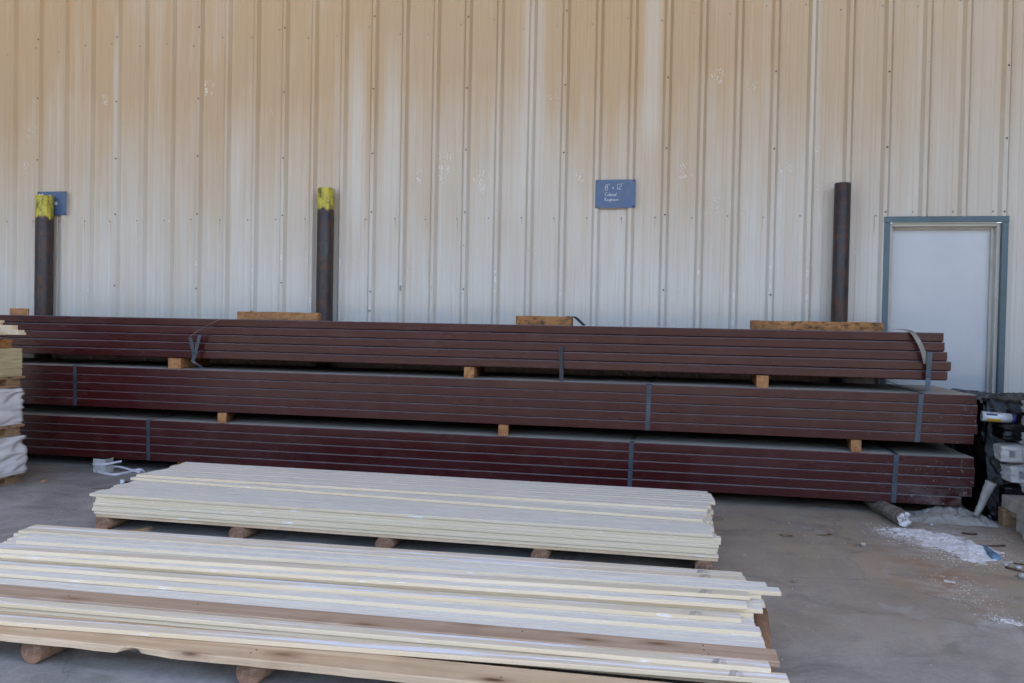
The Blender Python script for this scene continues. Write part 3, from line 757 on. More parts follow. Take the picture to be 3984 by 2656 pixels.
gap_block(1954, 1978, 1024, -1.305, ZG1, G, RAD(8), .78, 'round cornered spacer timber under the middle bundle at the right', 10)
for px, wh in ((300, 'left'), (1000, 'middle'), (1560, 'right')):
    x = atZ(px, 1120, 0).x
    block('dark timber on the floor under the %s part of the bottom purlin bundle' % wh, (x, -.86, .0005), RAD(90), (.8, .1, .0878), 'block_wood_dark', int(px), 'wood block', 'floor timbers under the bottom bundle')

# ------------------------------------------------------------------ logs
def log_mesh(name, r, length, mats, flat=None, squash=1., seed=0, rough=.035):
    """log along +Y from the origin (front end), resting on z=0"""
    seg = 20; n = 9; V = []; F = []; fm = []; R = random.Random(seed)
    for i in range(n):
        y = length * i / (n - 1)
        for k in range(seg):
            a = 2 * math.pi * k / seg; q = r * (1 + rough * mn.noise(Vector((math.cos(a) * 2 + seed, math.sin(a) * 2, y * 2.5))) + rough * .5 * mn.noise(Vector((math.cos(a) * 5 + seed, math.sin(a) * 5, y * 9))))
            if i in (0, n - 1): q *= .975
            z = r + q * math.sin(a) * squash
            if flat is not None: z = min(z, flat)
            V.append((q * math.cos(a), y, max(0, z)))
    for i in range(n - 1):
        for k in range(seg): F.append((i * seg + k, i * seg + (k + 1) % seg, (i + 1) * seg + (k + 1) % seg, (i + 1) * seg + k)); fm.append(0)
    # end faces with a centre vertex
    for base, flip in ((0, False), ((n - 1) * seg, True)):
        c = len(V); yy = V[base][1] + (-.002 if not flip else .002); V.append((0, yy, r * .95))
        for k in range(seg):
            f = (c, base + (k + 1) % seg, base + k) if not flip else (c, base + k, base + (k + 1) % seg)
            F.append(f); fm.append(1)
    me = mesh(name, V, F, mats, fm)
    for p in me.polygons: p.use_smooth = p.material_index == 0
    return me

# ------------------------------------------------------------------ trim boards (12 ft long, 64 mm wide, 17.5 mm thick)
BL, BW, BT = 3.658, .0635, .0175
def board_mesh(face):
    return bbox('board', (BL, BW - .0006, BT - .0002), ['board_edge', face], .0024, 1, fmat=lambda f: 1 if abs(f.normal.z) > .8 else 0)
MB_G, MB_B = board_mesh('board_grey'), board_mesh('board_beige')
def put_board(me, xr, yl, yr, ztop, label, group, L=BL):
    """right end at xr; front edge at yr there and at yl at the left end"""
    ang = math.asin(max(-.2, min(.2, (yr - yl) / L)))
    c = Vector((xr, yr, 0)) + Vector((-math.cos(ang), -math.sin(ang), 0)) * (L / 2) + Vector((-math.sin(ang), math.cos(ang), 0)) * (BW / 2)
    return tag(link('pale_board', me, None, (c.x, c.y, ztop - BT + (rnd.uniform(0, .0022) if 'buried' not in label else 0)), (rnd.uniform(-.012, .012) if 'buried' not in label else 0, 0, ang), (L / BL, 1, 1)), label, 'board', group)
ORD = ['first', 'second', 'third', 'fourth', 'fifth', 'sixth', 'seventh', 'eighth', 'ninth', 'tenth', 'eleventh', 'twelfth', 'thirteenth', 'fourteenth', 'fifteenth']

# rear stack
ZB = .0985; YF = -3.122
skid = thing('log_skid', 'skid of round logs and thin planks under the rear stack of boards', 'skid', (0, YF, 0), group='log skids')
for j in range(4):
    link('plank', bbox('plank', (3.64, .14, .0153), 'skid_wood', .0015, cuts=10, jit=.0012, seed=j), skid, (-1.58, .072 + j * .28, .0832))
for i, (x, s) in enumerate(zip((-3.355, -2.463, -1.573, -.690, .172), (1, 2, 3, 4, 5))):
    lg = link('log', log_mesh('log', .047, 1.0, ['log_wood', 'log_end'], .083, .97, s), skid, (x, -.012 + rnd.uniform(-.01, .01), 0))
    if i == 4:
        lg.location.y = -.02
        link('stamped_number', strokes_mesh('stamped_number', text_strokes('974', -.033, .024, .034, 0), .0075, 'ink', lambda u, v: (u, -.0035, v)), lg)
NC = 15
def mid_label(layer, col, top):
    if col == 0: return ('pale board at the front edge of the rear stack, %s layer down' % ORD[7 - layer]) if layer < 7 else 'top board along the front edge of the rear stack'
    if top: return 'grey faced board on top of the rear stack, %s row back from its front edge' % ORD[col]
    return 'pale board buried inside the rear stack, %s layer up, %s row back' % (ORD[layer - 1], ORD[col])
GR = 'boards of the rear stack'
front_r = {7: .199, 6: .237, 5: .236, 4: .225, 3: .219, 2: .212, 1: .226}
front_l = {7: -3.428, 6: -3.386, 5: -3.386, 4: -3.397, 3: -3.397, 2: -3.404, 1: -3.397}
for col in range(NC):
    for lay in range(1, 8):
        top = lay == 7 and col < 4
        xr = (front_r[lay] + front_l[lay] + BL) / 2 if col == 0 else .215 + rnd.uniform(-.035, .03)
        dy = (.0, .003, -.002, .002, -.003, .001, .004, -.001)[lay] if col == 0 else 0
        if lay == 7 and 0 < col < 4: xr = (.2, .22, .21)[col - 1] + .005
        o = put_board(MB_G, xr, YF + col * BW + dy, YF + col * BW + dy, ZB + lay * BT, mid_label(lay, col, top) if (top or col == 0) else ('grey faced board on top of the rear stack, %s row back from its front edge' % ORD[col] if lay == 7 and col < 7 else mid_label(lay, col, False)), GR)
for j in range(9):     # eighth layer lies askew
    put_board(MB_G, .17 + (.0, .012, .028, -.01, .0, .02, .01, -.02, .01)[j], -2.688 + j * .0665, -2.862 + j * .0665 + (.0 if j < 3 else .0), ZB + 8 * BT,
              'board lying askew on the rear stack, %s of the slanting layer' % ORD[j] if j < 3 else 'pale board buried under the raised rear boards, %s of the slanting layer' % ORD[j], GR)
tops = [(.186, 0), (.183, 0), (.181, 0), (.232, 0), (.206, 0), (.205, 0), (.204, 0), (.184, 0)]
lefts = [-3.42, -3.352, -3.352, -3.36, -3.313, -3.33, -3.345, -3.362]
for j in range(8):
    put_board(MB_G, (tops[j][0] * 2 + lefts[j] + BL) / 3, -2.668 + j * .0675, -2.668 + j * .0675, ZB + 9 * BT + .0004,
              'board in the raised back half of the rear stack, %s row from its front' % ORD[j], GR)

# front stack
DZK = .118; YD = -4.905
skid2 = thing('log_skid', 'skid of thick logs and knotty planks under the front stack of boards', 'skid', (0, YD, 0), group='log skids')
def front_plank():
    # knotty front plank with a broken notch in its lower edge
    L = 3.72; n = 120; V = []; F = []
    for i in range(n + 1):
        x = -L / 2 + L * i / n; X = x - 1.52
        nd = math.exp(-((X + 1.868) / .030) ** 2) * .03 + math.exp(-((X + 1.80) / .05) ** 2) * .004
        e = .0025 * mn.noise(Vector((x * 9, 1, 0))) + .004 * mn.noise(Vector((x * 2.2, 5, 0)))
        lo = .0925 + max(0, .004 * mn.noise(Vector((x * 6, 3, 0))))
        V += [(x, e + nd * .9, lo + nd * .55), (x, e + nd * .25 + .001, DZK - .004), (x, e + nd * .2 + .005, DZK - .0003), (x, .142, DZK - .0003), (x, .142, .0925), (x, .02 + nd, .0925)]
    for i in range(n):
        for k in range(6): F.append((6 * i + k, 6 * i + (k + 1) % 6, 6 * i + 6 + (k + 1) % 6, 6 * i + 6 + k))
    F += [tuple(range(6))[::-1], tuple(6 * n + k for k in range(6))]
    return mesh('front_plank', V, F, 'skid_wood')
link('plank', front_plank(), skid2, (-1.52, 0, 0), (0, 0, RAD(.6)))
for j, (y, x) in enumerate(((.21, -1.55), (.40, -1.60), (.62, -1.57), (.85, -1.60))):
    link('plank', bbox('plank', (3.7, .14, .0253), 'skid_wood', .002, cuts=8, jit=.001, seed=20 + j), skid2, (x, y + .07, .0925), (0, 0, RAD(1.2)))
for i, x in enumerate((-3.16, -2.30, -1.44, -.56, .30)):
    link('log', log_mesh('log', .0475, 1.06, ['log_wood', 'log_end'], .0922, 1., 11 + i), skid2, (x, .018 + .012 * i, 0), (0, 0, RAD(-4)))
for (px, py) in ((136, 2448), (168, 2436), (975, 2540), (998, 2528), (1950, 2635)):
    p = atZ(px * 2352 / 3984, py * 2352 / 3984, DZK)
    tube('nail_head', [(p.x, p.y - YD, DZK), (p.x, p.y - YD, DZK + .0012)], .0035, 'ink', 8, skid2)
# rows from front to back: (name, top layer, front Y at right end, front Y at left end, right end X, beige?, phrase)
rows = [
 ('j', 1, -4.685, -4.880, .392, 1, 'streaked board lying lowest, nearest the camera on the front stack'),
 ('i', 2, -4.642, -4.735, .338, 1, 'streaked board just in front of the brown plank on the front stack'),
 ('h2', 2, -4.468, -4.580, .342, 0, 'grey board directly behind the brown plank on the front stack'),
 ('h1', 2, -4.405, -4.517, .342, 0, 'grey board second behind the brown plank on the front stack'),
 ('g', 3, -4.350, -4.452, .335, 0, 'grey board one step up behind the two flat grey boards'),
 ('gp', 3, -4.287, -4.388, .32, 0, 'grey board half hidden behind a step on the front stack'),
 ('f', 4, -4.275, -4.400, .268, 1, 'streaked short reaching board in the middle steps of the front stack'),
 ('d', 6, -4.225, -4.370, .297, 0, 'grey board in front of the streaked top board of the front stack'),
 ('c', 7, -4.160, -4.350, .31, 1, 'streaked board along the front of the top level of the front stack'),
 ('b2', 7, -4.078, -4.200, .436, 0, 'grey board reaching furthest right on top of the front stack'),
 ('b1', 7, -4.015, -4.132, .39, 0, 'grey board second furthest right on top of the front stack'),
 ('a2', 7, -3.955, -4.045, .312, 1, 'streaked board second from the back edge of the front stack'),
 ('a1', 7, -3.893, -3.980, .304, 1, 'streaked board along the back edge of the front stack'),
]
ext = {('d', 5): (.355, -4.198, -4.34), ('d', 4): (.32, -4.205, -4.33), ('c', 6): (.315, -4.090, -4.26), ('b2', 6): (.36, -4.082, -4.19), ('b2', 5): (.33, -4.086, -4.19), ('c', 5): (.37, -4.128, -4.27)}
GF = 'boards of the front stack'; FL = 3.42
FB = {}
for nm, top, yr, yl, xr, beige, lab in rows:
    for lay in range(1, top + 1):
        x_, r_, l_ = (xr, yr, yl) if lay == top else ext.get((nm, lay), (.3 + rnd.uniform(-.03, .03), yr + .006, yl + .006))
        if nm == 'f' and lay < 4: continue
        if nm == 'gp' and lay == 3: pass
        o = put_board(MB_B if (beige and lay == top) else MB_G, x_, l_, r_, DZK + lay * BT,
              lab if lay == top else ('board jutting out below the top of the front stack, under %s' % ('the grey step' if nm == 'd' else 'the streaked front top board' if nm == 'c' else 'the longest board') if (nm, lay) in (('d', 5), ('c', 6), ('b2', 6)) else 'pale board buried inside the front stack, %s layer up, %s row back' % (ORD[lay - 1], ORD[[r[0] for r in rows].index(nm)])), GF, FL)
        if lay == top: FB[nm] = o
# filler boards that carry the loose brown plank and the f row
for k in range(2): put_board(MB_G, .3, -4.70 + .066 * k, -4.59 + .066 * k + .0, DZK + BT, 'pale board buried under the brown plank, %s of two' % ORD[k], GF)
for lay in (1, 2, 3): put_board(MB_G, .28, -4.35, -4.245, DZK + lay * BT, 'pale board buried under the short reaching streaked board, %s layer up' % ORD[lay - 1], GF)
ang = math.asin((-4.590 + 4.665) / 3.66)
lp = link('loose_plank', bbox('loose_plank', (3.7, .116, .0215), 'plank_brown', .002, cuts=10, jit=.0012, seed=33), None, (.372 - 1.85, -4.562, DZK + BT + .0002), (0, 0, ang))
tag(lp, 'brown knotty plank lying among the pale boards of the front stack', 'plank')
for u, v in ((1.60, .035), (1.60, -.01), (1.615, -.045), (.95, .02), (-.35, .02), (-.9, -.01)):
    tube('nail_hole', [(u, v, .0214), (u, v, .0221)], .004, 'ink', 8, lp)
# printed bar codes near the right ends of the streaked boards
def barcode(o):
    R = random.Random(hash(o.name) % 97); st = []; x = 0
    while x < .024:
        st.append([(x, .004), (x, .05)]); x += R.choice((.0014, .002, .003))
    V = []; F = []
    for s_ in st:
        wv = R.choice((.0003, .0004, .0007)); b = len(V); sl = .010
        for (xx, yy) in s_: V += [(xx - wv + sl * (yy - .03) / .03, yy - .03, 0), (xx + wv + sl * (yy - .03) / .03, yy - .03, 0)]
        F.append((b, b + 1, b + 3, b + 2))
    for k in range(5):     # lines of small print beside the bars
        yy = .006 + .009 * k - .03; b = len(V); V += [(.028, yy, 0), (.046, yy, 0), (.046, yy + .0022, 0), (.028, yy + .0022, 0)]; F.append((b, b + 1, b + 2, b + 3))
    link('printed_code', mesh('printed_code', V, F, 'print_grey'), o, (BL / 2 - .2, 0, BT + .0002))
for k in ('a1', 'a2', 'c', 'f', 'i', 'j'): barcode(FB[k])

# ------------------------------------------------------------------ pallets and stacked goods at the left edge
PX1, PYB, PYF = -4.93, -1.97, -3.05           # right side, back and front of the pile
PXC = PX1 - .55
def pallet(label, z, h, mat='pallet_wood'):
    t = thing('wooden_pallet', label, 'pallet', (PXC, (PYB + PYF) / 2, z), group='pallets at the left edge')
    W, D = 1.1, PYB - PYF
    tb = bbox('deck_board', (W + .02, .1, .018), mat, .002)
    for k in range(7): link('deck_board', tb, t, (.0, -D / 2 + .05 + k * (D - .1) / 6, h - .018))
    sb = bbox('stringer', (.09, D, h - .036), mat, .003, cuts=0)
    for x in (-.46, 0, .475): link('stringer', bbox('block', (.1, .14, h - .0365), mat, .003), t, (x, D / 2 - .08, .0182)); link('stringer', bbox('block', (.1, .14, h - .0365), mat, .003), t, (x, 0, .0182)); link('stringer', bbox('block', (.1, .14, h - .0365), mat, .003), t, (x, -D / 2 + .08, .0182))
    for x in (-.46, 0, .475): link('bottom_board', bbox('bottom_board', (.1, D, .018), mat, .002), t, (x, 0, 0))
    return t
def wrapped(label, z, h, xoff, seed, mat='white_wrap'):
    W, D = 1.1, PYB - PYF; bm = bmesh.new(); bmesh.ops.create_cube(bm, size=1)
    for v in bm.verts: v.co = Vector((v.co.x * W, v.co.y * D, (v.co.z + .5) * h))
    bmesh.ops.subdivide_edges(bm, edges=bm.edges[:], cuts=40, use_grid_fill=True)
    for v in bm.verts:
        q = Vector((v.co.y * 3.0 - v.co.z * 9 + seed * 9, v.co.z * 3. + v.co.y * 2., seed + v.co.x * 1.1))
        d = (1 - abs(mn.noise(q * 1.6)) * 2.6) * .017 + .010 * mn.noise(q * 3.4)
        ins = 1 if .02 < v.co.z < h - .02 else .35
        v.co.x += d * ins * (1 if v.co.x > 0 else -1); v.co.y += d * ins * .6 * (1 if v.co.y > 0 else -1)
        if v.co.z > h * .9: v.co.z -= abs(.02 * mn.noise(q * 2))
    me = from_bm('wrapped_pack', bm, mat, True)
    return tag(link('wrapped_pack', me, None, (PXC + xoff, (PYB + PYF) / 2, z)), label, 'package', 'white wrapped packs at the left edge')
pallet('lowest pallet at the left edge standing on the floor', 0, .075)
wrapped('lower white wrapped pack at the left edge on the lowest pallet', .0755, .29, .02, 1)
pallet('middle pallet at the left edge between two white wrapped packs', .366, .085)
wrapped('upper white wrapped pack at the left edge under the stack of tan sheets', .4515, .285, -.02, 2)
pallet('topmost pallet at the left edge carrying the tan sheets', .737, .085)
zz = .8225; sm = bbox('tan_sheet', (1.12, PYB - PYF, .0151), 'tan_sheet', .0006)
for k in range(14):
    tag(link('tan_sheet', sm, None, (PXC - .03 + rnd.uniform(-.004, .004), (PYB + PYF) / 2 + rnd.uniform(-.004, .004), zz)), 'thin tan sheet in the even pile at the left edge, %s from the bottom' % ORD[k], 'sheet', 'tan sheets in a pile'); zz += .0151
for x, wh in ((-.35, 'hidden outer'), (.36, 'visible inner')):
    block('thick dark bearer across the tan sheets at the left edge, %s one' % wh, (PXC + x + .04, (PYB + PYF) / 2, zz + .0004), RAD(90), (PYB - PYF - .03, .11, .07), 'block_wood_dark', 40 + int(x * 9), 'wood block', 'bearers on the tan sheets')
zz += .0712
ml = bbox('short_board', (1.3, .0635, .0175), ['board_edge'], .001)
for i, (lay, xe) in enumerate(((0, -5.14), (1, -5.14), (2, -4.89), (3, -4.905), (4, -4.965), (5, -4.965), (6, -5.10), (7, -5.085))):
    for j in range(3):
        tag(link('short_board', ml, None, (xe - .65 - (.03 * j if i % 2 else .0), PYB - .06 - j * .2, zz + lay * .0178), (0, 0, 0)),
            'cream board end on the pile at the left edge, %s layer up' % ORD[lay] if j == 0 else 'cream board on the left edge pile, %s layer up, %s row from the wall' % (ORD[lay], ORD[j]), 'board', 'loose cream boards at the left edge')

# ------------------------------------------------------------------ right edge: black wrapped pallet, bags, pallet of printed bags
blk = thing('black_wrapped_pallet', 'pallet load loosely wrapped in torn black plastic beside the purlin ends', 'pallet load', (2.12, -.25, 0))
def fold(u, v, s):
    q = Vector((u * 2.2 + s, v * 2.2, s)); r1 = 1 - abs(mn.noise(q * 1.3)) * 2; r2 = 1 - abs(mn.noise(Vector((u * 9 - v * 6, v * 3 + s, 2.)))) * 2
    r3 = 1 - abs(mn.noise(Vector((u * 16 + v * 13, v * 6 - u * 5 + s, 5.)))) * 2.4
    return .020 * r1 + .012 * r2 + .006 * r3 + .003 * mn.noise(q * 9)
def black_cover():
    nu, nv = 80, 110; V = []; F = []
    W, D, H = 1.0, .86, .845
    for i in range(nu + 1):
        u = i / nu
        for j in range(nv + 1):
            v = j / nv * (D + H); k = fold(u * W * 1.6, v * 1.4, 3.)
            # across the top from the back, over the front edge, down the front, belly outwards near the floor
            if v < D: y, z, ny, nz = -v, H - .05 * u - .03 * math.sin(u * 5), 0, 1
            else:
                t = (v - D) / H; y = -D - .05 * math.sin(t * 3.1) - .18 * t * t * (1 - .5 * u); z = (H - .05 * u - .03 * math.sin(u * 5)) * (1 - t); ny, nz = -1, .15
            x = u * W
            if u < .12:                  # left side turns round the corner
                e = (1 - u / .12); y += .06 * e * (1 if v >= D else 0); z -= .06 * e * e if v < D else 0; x -= .0
            V.append((x + k * .5 + .02, y + ny * k * 1.4, max(.003, z + nz * k)))
    for i in range(nu):
        for j in range(nv):
            a = i * (nv + 1) + j; F.append((a, a + 1, a + nv + 2, a + nv + 1))
    # left side curtain
    b = len(V); nw = 24
    for i in range(nw + 1):
        s = i / nw
        for j in range(21):
            t = j / 20; k = fold(s * 1.2, t * 1.1, 8.)
            V.append((.03 + k * 1.1 - .05 * t * t * s, -.9 * s - .16 * t * t * s, max(.003, (.84 - .03 * s) * (1 - t) + .0)))
    for i in range(nw):
        for j in range(20):
            a = b + i * 21 + j; F.append((a, a + 21, a + 22, a + 1))
    return mesh('black_film', V, F, 'black_film', smooth=True)
link('plastic_cover', black_cover(), blk)
for k in range(3): link('deck_board', bbox('deck_board', (1.0, .12, .02), 'pallet_wood', .002), blk, (.56, -.84 + .35 * k, .085))
for x in (.12, .55, .98): link('stringer', bbox('stringer', (.06, .84, .0845), 'pallet_wood', .003), blk, (x, -.47, .0002))
def bag_mesh(name, sx, sy, sz, mat, seed):
    bm = bmesh.new(); bmesh.ops.create_cube(bm, size=1); bmesh.ops.subdivide_edges(bm, edges=bm.edges[:], cuts=9, use_grid_fill=True)
    for v in bm.verts:
        x, y, z = v.co * 2
        e = max(abs(x), abs(y)); pin = 1 - .3 * max(0, e - .6) / .4 * (1 if e > .6 else 0)
        q = v.co * 4 + Vector((seed * 5.3, 0, 0)); d = .05 * mn.noise(q) + .02 * mn.noise(q * 3)
        v.co = Vector((x / 2 * sx * (1 + d), y / 2 * sy * (1 + d), (z / 2 * pin * (1 - .06 * (1 - e)) + .5) * sz))
    return from_bm(name, bm, mat, True)
for i, (dx, dy, z, lab) in enumerate(((.0, .0, .27, 'lower dusty white bag with dark print in the torn black wrap'), (-.03, -.01, .405, 'upper dusty white bag with dark print in the torn black wrap'))):
    t = thing('cement_bag', lab, 'bag', (2.46 + dx, -1.19 + dy, z), (0, 0, RAD(6 - 9 * i)), 'bags in the black wrap')
    link('bag', bag_mesh('bag', .46, .34, .14, 'bag_white', i + 3), t)
    for k, (u, v, a, b, m) in enumerate(((-.17, .075, .035, .045, 'print_grey'), (-.06, .05, .05, .075, 'tube_white'), (-.0, .035, .04, .045, 'print_navy'), (-.0, .085, .045, .04, 'print_grey'))):
        link('print_patch', mesh('print_patch', [(u - a / 2, -.178, v - b / 2), (u + a / 2, -.178, v - b / 2), (u + a / 2, -.176, v + b / 2), (u - a / 2, -.176, v + b / 2)], [(0, 1, 2, 3)], m), t)
# support crate under the bags so they rest
tag(link('black_package', bag_mesh('black_package', .52, .34, .19, 'black_film', 51), None, (2.48, -1.17, .0865)), 'low black wrapped bundle beneath the dusty white bags', 'package')
tag(link('grey_package', bag_mesh('grey_package', .36, .3, .075, 'bag_grey', 52), None, (2.50, -1.16, .547)), 'flat grey sack lying above the white bags in the black wrap', 'package')
# caulking tube on the load
tp = atY(2300, 958, -1.22)
tb = thing('sealant_tube', 'white sealant tube with navy end lying on the black wrapped load', 'tube', (tp.x, -1.22, tp.z - .038), (0, RAD(3), RAD(-4)))
tb.scale = (1.15, 1.2, 1.2)
tube('body', [(-.11, 0, .029), (.05, 0, .029)], .0285, 'tube_white', 18, tb)
tube('end_cap', [(.0502, 0, .029), (.075, 0, .029)], .0275, 'tube_navy', 18, tb)
def wrap_patch(name, x0, x1, a0, a1, m):
    V = []; F = []; r = .0288
    for k in range(7):
        a = RAD(a0 + (a1 - a0) * k / 6); V += [(x0, -r * math.cos(a), .029 + r * math.sin(a)), (x1, -r * math.cos(a), .029 + r * math.sin(a))]
    for k in range(6): F.append((2 * k, 2 * k + 1, 2 * k + 3, 2 * k + 2))
    link(name, mesh(name, V, F, m, smooth=True), tb)
wrap_patch('yellow_label', -.085, -.01, -60, -15, 'tube_yellow'); wrap_patch('dark_label', -.09, -.03, 20, 45, 'print_navy'); wrap_patch('dark_label', -.07, -.0, 52, 66, 'print_grey')
tag(link('black_bundle', bag_mesh('black_bundle', .56, .36, .125, 'black_film', 53), None, (2.48, -1.17, tp.z - .038 - .1195)), 'bulging black plastic roll under the sealant tube', 'package')

# pallet of printed bags at the very right edge
BP = thing('wooden_pallet', 'splintered pallet with kraft sheet at the right edge', 'pallet', (2.185, -2.45, 0))
for k in range(3): link('stringer', bbox('stringer', (.1, .1, .095), 'pallet_wood', .004), BP, (.05, .06 + .5 * k, 0))
for k in range(7): link('deck_board', bbox('deck_board', (1.1, .09, .02), 'pallet_wood', .003, cuts=2, jit=.003, seed=k), BP, (.55, .05 + k * .17, .0953))
link('kraft_sheet', bbox('kraft_sheet', (1.08, 1.1, .09), 'kraft_dirty', .01, 2, cuts=8, jit=.01, seed=2), BP, (.56, .56, .1157))
def rag():
    V = []; F = []
    for i in range(13):
        for j in range(9):
            s, t = i / 12, j / 8; k = mn.noise(Vector((s * 4, t * 5, 2))) * .02
            V.append((-.10 * (1 - s) * t + k * .6 - .02, .2 + .55 * s + k, .17 - .15 * t + k * .5 - .03 * math.sin(s * 6) * t))
    for i in range(12):
        for j in range(8): a = i * 9 + j; F.append((a, a + 1, a + 10, a + 9))
    return mesh('torn_film', V, F, 'clear_film', smooth=True)
link('torn_film', rag(), BP)
bgm = [bag_mesh('bag', .5, .38, .115, 'bag_grey', 30 + k) for k in range(3)]
for lv in range(6):
    for k in range(3):
        t = thing('printed_bag', 'pale green printed bag at the right edge, %s layer up, %s' % (ORD[lv], ('nearest the camera', 'middle of its row', 'furthest back')[k]), 'bag', (2.575 + rnd.uniform(-.012, .012), -2.24 + k * .385, .2062 + lv * .108), (0, 0, rnd.uniform(-.03, .03)), 'printed bags stacked at the right edge')
        link('bag', bgm[(lv + k) % 3], t)
        link('print_patch', mesh('print_patch', [(-.2535, -.06, .04), (-.2535, .03, .04), (-.2525, .03, .078), (-.2525, -.06, .078)], [(0, 3, 2, 1)], 'print_green'), t)

# ------------------------------------------------------------------ floor clutter on the right
rl = link('round_log', log_mesh('round_log', .055, .62, ['log_grey', 'dusted_end'], None, .92, 21, .2), None, (1.515, -1.665, 0), (0, 0, RAD(9)))
tag(rl, 'grey weathered log with white dusted end poking from under the purlins', 'log')
def heap(name, x0, x1, y0, y1, n, hf, mat):
    V = []; F = []; nx = n; ny = int(n * (y1 - y0) / (x1 - x0))
    for i in range(nx + 1):
        for j in range(ny + 1):
            x = x0 + (x1 - x0) * i / nx; y = y0 + (y1 - y0) * j / ny; V.append((x, y, hf(x, y)))
    for i in range(nx):
        for j in range(ny):
            a = i * (ny + 1) + j; q = (a, a + ny + 1, a + ny + 2, a + 1)
            if max(V[k][2] for k in q) > -.001: F.append(q)
    return link(name, mesh(name, V, F, mat, smooth=True))
def powder_h(x, y):
    h = -.0062
    for cx, cy, sx, sy, k in ((1.52, -1.80, .13, .10, .015), (1.66, -1.98, .14, .17, .022), (1.77, -2.17, .09, .14, .034), (1.70, -2.33, .12, .12, .010), (1.40, -1.75, .1, .04, .007)):
        h += k * math.exp(-((x - cx) / sx) ** 2 - ((y - cy) / sy) ** 2)
    q = Vector((x * 9, y * 9, 1)); nz = mn.noise(q) + .6 * mn.noise(q * 2.7) + .5 * mn.noise(q * 6.) + .3 * mn.noise(q * 13)
    return h + .0088 * nz * (.35 + min(1, max(0, h + .0075) / .008))
pw = heap('powder_spill', 1.2, 2.0, -2.62, -1.6, 150, powder_h, 'powder'); pw['kind'] = 'stuff'
pw['label'] = 'spilled white powder in front of the weathered log'; pw['category'] = 'powder'
def powder_h2(x, y):
    h = -.0042 + .004 * math.exp(-((x - 1.48) / .1) ** 2 - ((y + 3.45 + (x - 1.48) * .6) / .05) ** 2) + .0035 * math.exp(-((x - 1.40) / .08) ** 2 - ((y + 2.95) / .2) ** 2)
    q = Vector((x * 12, y * 12, 4)); return h + .0035 * (mn.noise(q) + .6 * mn.noise(q * 3.) + .4 * mn.noise(q * 7))
p2 = heap('powder_trace', 1.2, 1.75, -3.7, -2.65, 90, powder_h2, 'powder'); p2['kind'] = 'stuff'
p2['label'] = 'thin trodden traces of white powder on the floor'; p2['category'] = 'powder'
def specks(name, spots, label):
    V = []; F = []
    for (x0, y0, x1, y1, sd, n, smin, smax) in spots:
        for k in range(n):
            u = rnd.random(); x = x0 + (x1 - x0) * u + rnd.gauss(0, sd); y = y0 + (y1 - y0) * u + rnd.gauss(0, sd * 1.3)
            s_ = smin + (smax - smin) * rnd.random() ** 3; b = len(V); m = 5; h = .0012 + s_ * .25
            V.append((x, y, h))
            for q in range(m): a = 2 * math.pi * q / m + rnd.random(); V.append((x + s_ * math.cos(a) * rnd.uniform(.6, 1.4), y + s_ * math.sin(a) * rnd.uniform(.6, 1.4), .0004))
            for q in range(m): F.append((b, b + 1 + q, b + 1 + (q + 1) % m))
    o = link(name, mesh(name, V, F, 'powder')); o['kind'] = 'stuff'; o['label'] = label; o['category'] = 'powder'
specks('powder_specks', ((1.36, -1.76, 1.80, -2.30, .08, 2600, .0012, .007), (1.50, -2.35, 1.80, -2.40, .09, 500, .001, .005), (1.42, -2.75, 1.50, -3.3, .07, 260, .001, .005), (1.42, -3.40, 1.54, -3.48, .03, 200, .001, .006), (1.75, -1.70, 2.1, -1.85, .08, 250, .001, .005)), 'white specks of powder scattered around the spill')
# crumpled clear film beside the log, and a twisted roll of it leaning on the purlins
def film_h(x, y):
    q = Vector((x * 5, y * 7, 9)); r = 1 - abs(mn.noise(q)) * 2.2
    e = math.exp(-((x - 1.88) / .28) ** 4 - ((y + 1.30) / .17) ** 4)
    r2 = 1 - abs(mn.noise(Vector((x * 16 + y * 9, y * 15, 3)))) * 2.4
    return -.022 + e * (.05 + .034 * r + .020 * r2 + .012 * mn.noise(q * 7))
fl = heap('plastic_film', 1.55, 2.25, -1.58, -1.05, 140, film_h, 'clear_film')
tag(fl, 'crumpled dusty clear plastic film on the floor under the purlin ends', 'plastic')
tw = tube('twisted_film', smooth_path([(2.02, -1.40, .05), (2.07, -1.36, .12), (2.105, -1.34, .20), (2.135, -1.345, .28)], 5), [.016 + .0018 * math.sin(k * 2.3) + .0014 * k for k in range(16)], 'clear_film', 12)
tag(tw, 'twisted roll of dusty clear film leaning up against the purlin ends', 'plastic')
pp = atZ(2177, 1190, 0)
pa = link('paper_sheet', mesh('paper_sheet', [(-.07, -.04, .003), (.06, -.05, .003), (.075, .03, .006), (.0, .045, .012), (-.07, .035, .004)], [(0, 1, 2, 3, 4)], 'paper'), None, (2.08, -1.44, 0))
tag(pa, 'small sheet of pale paper lying beside the crumpled film', 'paper')
b1 = atZ(2255, 1262, 0); b2 = atZ(2287, 1285, 0); mid = (b1 + b2) / 2; a_ = math.atan2(b2.y - b1.y, b2.x - b1.x)
tag(link('blue_stick', bbox('blue_stick', ((b2 - b1).length + .03, .045, .028), 'stick_blue', .003, 1, cuts=3, jit=.002), None, (mid.x, mid.y, .0005), (0, 0, a_)), 'short blue painted stick at the edge of the white powder', 'stick')
def twig(pts, r, label, nm='twig'):
    tag(tube(nm, [tuple(p) for p in pts], r, 'twig', 6), label, 'stick', 'sticks on the floor')
P = lambda x, y, z=.006: (lambda q: (q.x, q.y, z))(atZ(x, y, 0))
twig([P(2259, 1257), P(2285, 1257, .01), P(2308, 1255)], .006, 'thin dark stick just behind the blue stick')
twig([P(2310, 1305), P(2335, 1312, .008), P(2352, 1316)], .006, 'brown twig near the right edge nearest the camera')
